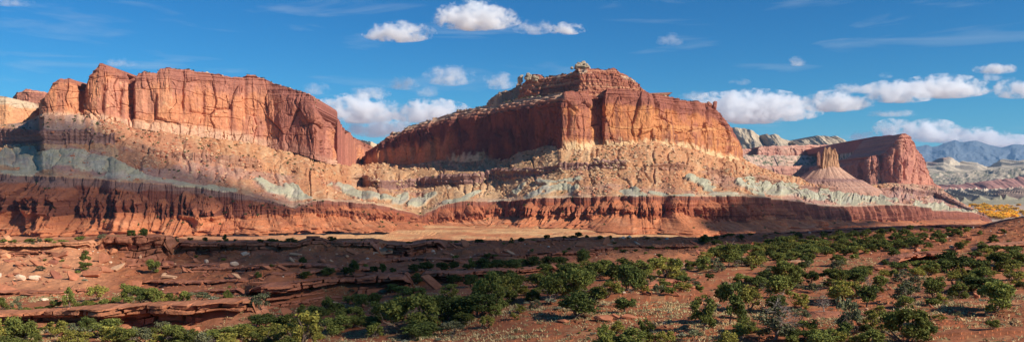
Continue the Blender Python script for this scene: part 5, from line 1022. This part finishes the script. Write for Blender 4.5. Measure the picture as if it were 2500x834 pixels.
for t in rowsT:
    x, y, w, h, k = t
    lm = min(LM, key=lambda m: math.hypot(m[0] - x, (m[1] - (y - h / 2)) * 1.4) + (400 if (x, y) in SPECIAL else 0))
    dx, dy = x - lm[0], (y - h / 2) - lm[1]
    dirw = DW[0] if dx > abs(dy) else DW[2] if -dx > abs(dy) else DW[1] if dy > 0 else DW[3]
    size = 'small' if h < 28 else 'large' if h > 58 else 'medium'
    keyed.setdefault((size, WORDS[k], dirw, lm[2]), []).append(t)
lab = {}
for (size, wd, dirw, lm), ts in keyed.items():
    if dirw in ('right of', 'below', 'above'): ts.sort(key=lambda t: t[0]); side = 'from the left'
    else: ts.sort(key=lambda t: -t[0]); side = 'from the right'
    for i, t in enumerate(ts):
        s_ = f'{size} {wd} {dirw} {lm}'
        if len(ts) > 1: s_ = (f'{ordw(i + 1)}' if i else 'first ') + f'{size} {wd.replace(" with bare trunk", "")} {side}, {dirw} {lm}'
        lab[t] = s_
for t in rowsT:
    x, y, w, h, k = t; p = pick(x, min(y, 1100)); f_ = p[1] / F
    vs_ = prng.uniform(.85, 1.25); plant(p, w * f_ * 1.13 * prng.uniform(.85, 1.15), h * f_ * 1.04 * vs_, k, SPECIAL.get((x, y), lab[t]), 'junipers and shrubs of the foreground')
fr = random.Random(33); fillers = []; tri = 0
ZN = [(660, 735, 1280, 830, 26), (1180, 660, 1640, 735, 34), (1650, 650, 2500, 740, 40), (1700, 740, 2300, 850, 16), (0, 815, 680, 860, 16)]
for (xa, ya, xb, yb_, nn2) in ZN:
    m_ = 0
    while m_ < nn2 and tri < 20000:
        tri += 1; x, y = fr.uniform(xa, xb), fr.uniform(ya, yb_); near = [t for t in rowsT if abs(t[0] - x) < 55 and abs(t[1] - y) < 30]
        if len(near) < 1 or any(math.hypot(t[0] - x, (t[1] - y) * 2) < 16 for t in near + fillers) or math.hypot(x - 1540, (y - 790) * 1.5) < 110 or math.hypot(x - 1055, y - 690) < 46: continue
        h = np.interp(y, [650, 740, 850], [20, 32, 42]) * fr.uniform(.6, 1.15); fillers.append((x, y)); m_ += 1; p = pick(x, y); f_ = p[1] / F
        plant(p, h * f_ * fr.uniform(1.0, 1.6), h * f_, fr.choice(['round_green', 'round_dark', 'round_yellow', 'loose_grey', 'shrub']), 'smaller juniper bush filling the gaps between the bigger foreground junipers', 'understorey junipers between the big ones')
# rim trees and bushes
RIM = """320 580 26 21 d;352 579 28 22 d;249 586 26 17 s;275 584 26 11 h;292 581 18 9 h;8 594 18 16 h;30 592 24 13 h;46 600 18 14 h;70 592 28 15 h;92 592 26 15 s;76 606 22 18 s;118 590 26 14 h;137 598 20 16 h;160 594 18 13 h;175 597 12 11 h;195 588 32 15 h;150 593 26 12 h;400 583 20 9 h;430 590 20 11 s;465 590 16 13 d;500 590 16 12 d;550 592 24 20 c;535 592 20 10 h;575 592 16 11 s;600 592 20 9 h;636 594 20 13 d;668 596 34 17 d;710 596 34 16 d;690 594 22 12 h;808 588 26 12 d;842 590 14 7 h;884 592 10 8 c;1000 597 20 10 d;1052 590 24 9 d;1100 594 12 9 h;1114 594 14 9 h;1140 594 26 9 h;1170 594 30 12 d;1230 596 12 6 h;1249 595 18 14 c;1272 592 20 13 d;1304 587 16 6 h;1335 584 18 13 d;1378 582 14 7 d;1398 581 24 8 d;1412 580 26 14 d;1432 582 12 9 d;1464 583 20 9 d;1490 583 12 9 d;1532 583 12 8 h;1580 584 14 7 h;1610 585 14 6 h
1715 590 22 13 H;1732 588 26 14 H;1748 584 18 13 H;1768 580 20 12 H;1785 577 22 12 H;1812 578 14 10 H;1832 574 18 8 H;1896 573 14 10 H;1935 570 16 9 H;1500 598 14 9 h;208 636 26 24 g;206 660 34 24 g;374 666 34 34 g;98 665 28 18 s;190 668 20 12 h;150 640 14 9 h;206 690 18 12 a;110 640 12 8 h;478 630 12 8 h;546 636 16 10 h;738 648 22 20 d;665 652 18 10 h;745 680 34 18 d;630 682 18 20 d;802 672 38 20 d;846 672 30 22 d;865 668 28 34 d;858 684 12 18 d;894 652 18 14 h;935 668 22 26 d;912 668 26 16 d;958 666 18 14 d;1010 664 34 20 d;1040 660 44 22 d;1080 660 40 22 d;1108 658 30 20 d;1140 660 26 18 d;1150 655 24 24 g;1190 660 30 20 g;1112 636 24 16 h;1190 632 20 18 d;1208 630 24 14 h;1298 616 14 14 h;1340 622 10 8 h;1325 628 20 16 h;1378 624 20 16 h;1412 622 16 12 h;1502 612 16 12 h;1388 610 12 10 h;1520 616 26 10 H;1552 614 14 8 H;1588 610 24 14 H;1630 608 16 8 h;1577 622 12 9 h;1611 628 20 14 H;1700 604 16 8 h;1760 604 26 9 H;1790 602 30 9 H;760 708 12 10 h;732 694 12 14 h;560 702 12 8 h;660 700 12 8 h;300 704 14 8 a"""
allr = []
for line in RIM.replace('\n', ';').split(';'):
    a_, b_, c_, d_, e_ = line.split(); allr.append((float(a_), float(b_), float(c_), float(d_), KL[e_]))
for (x, y, w, h, k) in allr:
    p = pick(x, y); f_ = p[1] / F
    wh = 'standing on the rim of the upper ledge' if y - h * .2 < np.interp(x, XS, g_y[7]) + 6 else 'dotting the slopes between the ledges'
    plant(p, w * f_, h * f_ * 1.1, k, f'small {"dark" if "dark" in k else "green"} bush {wh}', 'small bushes ' + wh)
# the juniper belt on the right
belt = [(1740, 625), (1800, 612), (1880, 600), (1960, 588), (2050, 574), (2130, 566), (2230, 560), (2330, 556), (2380, 560), (2330, 585), (2280, 600), (2200, 608), (2100, 622), (1980, 634), (1850, 640), (1740, 640)]
def inpoly(x, y, P_):
    c = False
    for i in range(len(P_)):
        (x1, y1_), (x2, y2_) = P_[i - 1], P_[i]
        if (y1_ > y) != (y2_ > y) and x < (x2 - x1) * (y - y1_) / (y2_ - y1_) + x1: c = not c
    return c
br = random.Random(21); done = []; nb_ = 0; tries = 0
while nb_ < 210 and tries < 9000:
    tries += 1
    x, y = br.uniform(1720, 2500), br.uniform(556, 650); ins = inpoly(x, y, belt)
    if not ins and br.random() > .10: continue
    if y < np.interp(x, XS, g_y[7]) + 9: continue
    if any(math.hypot((x - a) * .8, (y - b) * 2.2) < (9 if ins else 24) for a, b in done): continue
    done.append((x, y)); nb_ += 1
    h = np.interp(y, [556, 600, 650], [11, 20, 27]) * br.uniform(.7, 1.25); w = h * br.uniform(1.1, 1.7)
    p = pick(x, y); f_ = p[1] / F
    plant(p, w * f_, h * f_, br.choice(['round_green', 'round_green', 'round_dark', 'round_yellow', 'shrub']), 'juniper bush in the dense green belt across the right middle ground', 'junipers of the green belt', parts=h > 17)
def flush_junipers():
    NOWQ[0] = False; QUEUE.sort(key=lambda t: t[:2])
    for t in QUEUE[:292]: plant(*t[2:])
    Vs, Cs, mi_ = [], [], []; mats_ = [M_jun, M_dark, M_yel, M_blue]
    for t in QUEUE[292:]:
        p, wm, hm, kind = t[2:6]; V, c_, m = LEAF[prng.choice(PR[kind])[0].name]; a = prng.uniform(0, 6.28)
        V = V.reshape(-1, 4, 3)[::2]; ce = V.mean(1, keepdims=True); V = ce + (V - ce) * 1.4
        Vs.append((np.stack([V[..., 0] * math.cos(a) - V[..., 1] * math.sin(a), V[..., 0] * math.sin(a) + V[..., 1] * math.cos(a), V[..., 2]], -1) * [wm, wm, hm] + np.array(p)).reshape(-1, 3))
        Cs.append(c_.reshape(-1, 4, 3)[::2].reshape(-1, 3) * prng.uniform(.7, 1.2)); mi_.append(np.full(len(V), mats_.index(m)))
    V = np.concatenate(Vs); o = mesh('juniper_thicket', V, np.arange(len(V)).reshape(-1, 4), mats_, np.concatenate(Cs), mi=np.concatenate(mi_)); tag(o, 'the many smaller junipers massed over the middle ground', 'trees', kind='stuff')
flush_junipers()
# sagebrush clumps near the camera
for k in range(90):
    x, y = br.uniform(850, 2500), br.uniform(700, 850); p = pick(x, y); f_ = p[1] / F; w = br.uniform(9, 22)
    plant(p, w * f_, w * f_ * .55, br.choice(['sage', 'sage', 'loose_grey']) if w > 12 else 'sage', 'low grey green brush clump on the open red ground', 'low brush clumps on the open ground', parts=False)
# grass tufts (uncountable)
ii = rg.randint(8, sum(nG[:5]), 60000); jj = rg.randint(270, ngc - 320, 60000); pt = PGd[ii, jj]
kp = (rg.rand(len(ii)) < np.clip(vn(pt[:, 0] / 5, pt[:, 1] / 4, 971) * 1.7 - .55, 0, 1) * np.where(XS[jj] > 640, .36, .2)) 
pt = pt[kp] + rg.randn(kp.sum(), 3) * [.25, .25, 0]; n = len(pt); B = 7
c0 = np.repeat(pt, B, 0) + rg.randn(n * B, 3) * [.15, .15, 0]; hgt = (.06 + .15 * rg.rand(n * B, 1)); an = rg.rand(n * B, 1) * 6.28; u = np.concatenate([np.cos(an), np.sin(an), an * 0], 1) * .05; lean = rg.randn(n * B, 3) * .12; lean[:, 2] = 0
V = np.stack([c0 - u, c0 + u, c0 + u * .3 + lean + hgt * [0, 0, 1], c0 - u * .3 + lean + hgt * [0, 0, 1]], 1).reshape(-1, 3)
tc_ = np.repeat(np.where(rg.rand(n, 1) < .3, C(.6, .75, .7), C(1, 1, 1)) * (.75 + .5 * rg.rand(n, 1)), B * 4, 0)
o = mesh('grass', V, np.arange(len(V)).reshape(-1, 4), M_grass, tc_); tag(o, 'sparse dry grass tufts over the red ground', 'grass', kind='stuff')
# shrubs dotted on the mesas (uncountable, a pixel each)
ii = rg.randint(nseg[0] // 3, nr - 12, 5200); jj = rg.randint(0, nc, 5200); kp = (rg.rand(5200) < np.where(vS[ii] > 4, .30, .07)) & (XS[jj] < 2400) & (green[ii, jj] < .3)
pt = SP[ii[kp], jj[kp]]; rim2 = []
cen = np.repeat(pt, 16, 0) + rg.randn(len(pt) * 16, 3) * [.8, .8, .45] + [0, 0, .8]; cen = np.concatenate([cen, RIMBRUSH]); V, Q = leafquads(cen, .9, rg); o = mesh('desert_brush', V, Q, M_dark, np.ones((len(V), 3))); tag(o, 'tiny dark shrubs dotting the talus and badlands', 'brush', kind='stuff')
print('plants', round(time.time() - T0, 1))
# cottonwoods along the river
cr_ = random.Random(3)
cw = []
while len(cw) < 150:
    x = cr_.uniform(2365, 2560); y = cr_.uniform(500, 537)
    if y < 499 + 0 or y > np.interp(x, [2365, 2400, 2440, 2500, 2560], [512, 526, 536, 528, 525]) : continue
    if y > 516 or (x < 2470 and y < 514) or cr_.random() < .12: cw.append((x, y))
for (x, y) in cw:
    d = zd(-95, y); p = P3(x, y, d); h = cr_.uniform(7, 12); w = h * cr_.uniform(1.2, 1.9)
    plant(p, w, h, 'gold', 'golden autumn cottonwood in the grove beside the far river', 'golden cottonwoods by the river', parts=False)

# ================================================================== CLOUDS
def cloud_mat(i, soft, dens):
    m = bpy.data.materials.new('cloud_vapour'); m.use_nodes = True; t = m.node_tree; t.nodes.clear(); N_ = t.nodes.new; Lk = t.links.new
    out = N_('ShaderNodeOutputMaterial'); pv = N_('ShaderNodeVolumePrincipled'); Lk(pv.outputs[0], out.inputs['Volume'])
    pv.inputs['Color'].default_value = (1, 1, 1, 1); pv.inputs['Anisotropy'].default_value = 0.0
    tcn = N_('ShaderNodeTexCoord'); ge = N_('ShaderNodeNewGeometry')
    ln = N_('ShaderNodeVectorMath'); ln.operation = 'LENGTH'; Lk(tcn.outputs['Object'], ln.inputs[0])
    no = N_('ShaderNodeTexNoise'); no.inputs['Scale'].default_value = 1 / 380.0; no.inputs['Detail'].default_value = 7; no.inputs['Roughness'].default_value = .68
    mpp = N_('ShaderNodeMapping'); mpp.inputs['Location'].default_value = (i * 13.7, 0, i * 5.1); mpp.inputs['Scale'].default_value = (1, 1, 1.25); Lk(ge.outputs['Position'], mpp.inputs[0]); Lk(mpp.outputs[0], no.inputs[0])
    a = N_('ShaderNodeMath'); a.operation = 'MULTIPLY_ADD'; Lk(no.outputs[0], a.inputs[0]); a.inputs[1].default_value = 4.0; a.inputs[2].default_value = -2.0 + .72      # noise, about -.7...
    b = N_('ShaderNodeMath'); b.operation = 'SUBTRACT'; Lk(a.outputs[0], b.inputs[0]); Lk(ln.outputs['Value'], b.inputs[1])
    c = N_('ShaderNodeMapRange'); c.inputs[1].default_value = -.12; c.inputs[2].default_value = soft; c.inputs[3].default_value = 0; c.inputs[4].default_value = dens; Lk(b.outputs[0], c.inputs[0])
    Lk(c.outputs[0], pv.inputs['Density']); return m
import bmesh
bmc = bmesh.new(); bmesh.ops.create_icosphere(bmc, subdivisions=3, radius=1.0)
for v in bmc.verts:
    if v.co.z < 0: v.co.z *= .55
cme = bpy.data.meshes.new('cloud'); bmc.to_mesh(cme); bmc.free()
CL = [(1160, 40, 96, 33, .012, 'largest cumulus cloud high above the central mesa'), (975, 78, 76, 24, .010, 'arched cloud high up, left of the largest cumulus'), (1217, 64, 30, 10, .005, 'thin small cloud just below the largest cumulus'), (1303, 66, 46, 18, .005, 'wispy cloud between the largest cumulus and a small bright one'), (1384, 70, 42, 14, .011, 'small bright cloud at the right end of the high row'),
      (1098, 185, 58, 24, .006, 'ragged cloud left of the mesa shoulder, above the gap'), (1218, 198, 38, 20, .006, 'small cloud touching the shoulder of the central mesa'), (980, 204, 38, 15, .006, 'small puff above the gap between the mesas'), (900, 226, 46, 16, .005, 'thin streaky cloud over the gap, near the left mesa'), (1046, 223, 30, 13, .003, 'faint small wisp above the gap'), (770, 216, 34, 14, .004, 'faint puff right of the left mesa rim'),
      (872, 266, 96, 33, .012, 'bright broad cloud beside the left mesa'), (1050, 272, 88, 28, .011, 'bright cloud behind the slope of the central mesa'), (930, 306, 84, 28, .009, 'lowest cloud in the gap between the mesas'), (295, 153, 40, 10, .003, 'thin wisp above the left mesa rim'), (35, 5, 44, 11, .003, 'faint wisp at the upper left corner'),
      (1830, 262, 150, 38, .013, 'wide flat bottomed cloud right of the central mesa'), (2040, 248, 82, 24, .011, 'lumpy tail cloud right of the wide flat cloud'), (1705, 232, 40, 10, .004, 'thin wisp above the wide flat cloud'), (1946, 150, 24, 11, .006, 'tiny lone cloud in the clear sky at right'), (1636, 97, 32, 15, .003, 'faint curl of cloud right of the summit'), (2092, 216, 58, 12, .006, 'slim cloud left of the lumpy pair'),
      (2195, 224, 86, 26, .010, 'left cloud of the lumpy pair at right'), (2305, 212, 98, 27, .011, 'right cloud of the lumpy pair at right'), (2430, 168, 46, 13, .009, 'small cloud near the right edge, high row'), (2425, 188, 24, 9, .008, 'tiny oval cloud below the high row at right'), (2482, 216, 56, 24, .009, 'cloud cut by the right edge of the view'), (2180, 277, 62, 8, .004, 'flat thin streak cloud above the right mesa'), (2163, 184, 15, 8, .005, 'tiny puff above the lumpy pair'), (1805, 200, 24, 8, .003, 'faint little wisp above the wide flat cloud'),
      (2185, 312, 48, 20, .012, 'round cumulus head just above the right mesa'), (2272, 320, 68, 26, .013, 'tallest cumulus of the bank over the blue mountains'), (2380, 334, 88, 22, .012, 'cumulus bank above the mountain peaks'), (2470, 346, 70, 16, .010, 'low end of the cumulus bank at the right edge'), (2105, 332, 34, 13, .008, 'small cloud peeking behind the right mesa')]
for i, (x, y, rx, ry, dn, lb) in enumerate(CL):
    D = 24000 + (i % 5) * 900
    me = cme.copy(); me.materials.clear(); me.materials.append(cloud_mat(i, .75 if dn > .008 else 1.1, dn * .8))
    o = link(bpy.data.objects.new('cloud', me)); k = D / F
    o.location = P3(x, y + ry * .25, D); o.scale = (rx * k * 1.25, max(rx * .5, ry) * k, ry * k * 1.5)
    tag(o, lb, 'cloud', 'fair weather clouds')

# ---- unseen clouds above and behind the camera, shaped to throw the broad shadows
def shade_cloud(label, poly, h, seed, M_cl, rag=.12):
    """poly: (x, y, d) points of the shadow's outline on the land; the cloud hangs up-sun of it"""
    P_ = P3([p[0] for p in poly], [p[1] for p in poly], [p[2] for p in poly])
    Q_ = P_ + L[None] * ((h - P_[:, 2]) / L[2])[:, None]
    c = Q_.mean(0); n = 260; idx = np.linspace(0, len(Q_), n, endpoint=False); nx = (np.floor(idx).astype(int) + 1) % len(Q_); fr = (idx % 1)[:, None]
    ring = Q_[np.floor(idx).astype(int)] * (1 - fr) + Q_[nx] * fr
    size = np.linalg.norm(ring - c, axis=1).mean()
    w = fbm(ring[:, 0] / (size * .12), ring[:, 1] / (size * .12), 4, seed)[:, None]; ring = c + (ring - c) * (1 + rag * w)
    rows = [c + (ring - c) * .001]
    for q in (.3, .6, .85, .97, 1.0): rows.append(c + (ring - c) * q)
    A = np.array(rows); up_ = []
    for q in (1.02, .97, .9, .75, .5, .25, .001):
        r = c + (ring - c) * q; lump = fbm(r[:, 0] / (size * .25), r[:, 1] / (size * .25), 4, seed + 3) * .5 + .7; r[:, 2] = h + size * .22 * np.sqrt(max(0, 1.03 - q)) * lump; up_.append(r)
    A = np.concatenate([A, np.array(up_)]); A = np.concatenate([A, A[:, :1]], 1)
    o = mesh('cloud', A, quads(*A.shape[:2]), M_cl, np.ones((A.shape[0] * A.shape[1], 3)), smooth=True); tag(o, label, 'cloud')
def thin_cloud(name, a):
    m = plain_mat(name, (.85, .85, .87), noise=.03, rnd=0, scale=.01); t = m.node_tree
    tr = t.nodes.new('ShaderNodeBsdfTransparent'); mx = t.nodes.new('ShaderNodeMixShader'); mx.inputs[0].default_value = a
    t.links.new(t.nodes['Principled BSDF'].outputs[0], mx.inputs[1]); t.links.new(tr.outputs[0], mx.inputs[2]); t.links.new(mx.outputs[0], t.nodes['Material Output'].inputs[0]); return m
M_cl_a, M_cl_b = thin_cloud('cloud_body', .28), thin_cloud('thin_cloud_body', .56)
shade_cloud('unseen cloud overhead shading the middle ledges and centre slope', [(415, 574, 158), (400, 640, 145), (470, 672, 138), (540, 712, 115), (640, 740, 101), (700, 800, 84), (880, 860, 68), (1150, 860, 62), (1330, 700, 108), (1470, 640, 140), (1750, 612, 190), (1950, 590, 225), (2150, 572, 235), (2420, 556, 250), (2420, 545, 310), (1900, 560, 300), (1600, 575, 260), (1250, 588, 215), (900, 575, 190), (600, 575, 180)], 1000, 1001, M_cl_a)
shade_cloud('unseen cloud overhead shading the lower half of the left mesa', [(-500, 300, 1050), (-100, 305, 1030), (130, 306, 990), (220, 318, 985), (330, 352, 975), (450, 400, 960), (560, 455, 935), (640, 480, 925), (720, 520, 930), (640, 530, 890), (400, 552, 850), (300, 545, 850), (200, 556, 840), (0, 560, 835), (-500, 560, 845)], 2400, 1011, M_cl_b, .38)
shade_cloud('unseen cloud overhead shading the badlands below the butte', [(1720, 545, 900), (1780, 500, 1000), (1850, 492, 1050), (1960, 500, 1130), (2090, 512, 1200), (2110, 530, 1190), (2170, 552, 1250), (1960, 566, 960), (1820, 566, 900)], 1100, 1021, M_cl_a)

# ---- air
bmz = bmesh.new(); bmesh.ops.create_cube(bmz, size=1.0); hm = bpy.data.meshes.new('haze'); bmz.to_mesh(hm); bmz.free()
hz = link(bpy.data.objects.new('haze', hm)); tag(hz, 'thin blue air between the mesas and the far mountains', 'haze', kind='stuff')
y_lo, y_hi, z_lo, z_hi = -900, 23200, -130, 960
hz.location = (0, (y_lo + y_hi) / 2, (z_lo + z_hi) / 2); hz.scale = (56000, y_hi - y_lo, z_hi - z_lo)
mh = bpy.data.materials.new('haze_air'); mh.use_nodes = True; th_ = mh.node_tree; th_.nodes.clear()
oo = th_.nodes.new('ShaderNodeOutputMaterial'); pv = th_.nodes.new('ShaderNodeVolumePrincipled'); th_.links.new(pv.outputs[0], oo.inputs['Volume'])
pv.inputs['Color'].default_value = (.30, .60, 1.0, 1); pv.inputs['Density'].default_value = 2.2e-5; pv.inputs['Anisotropy'].default_value = 0.0
hm.materials.append(mh)
print('done', round(time.time() - T0, 1))
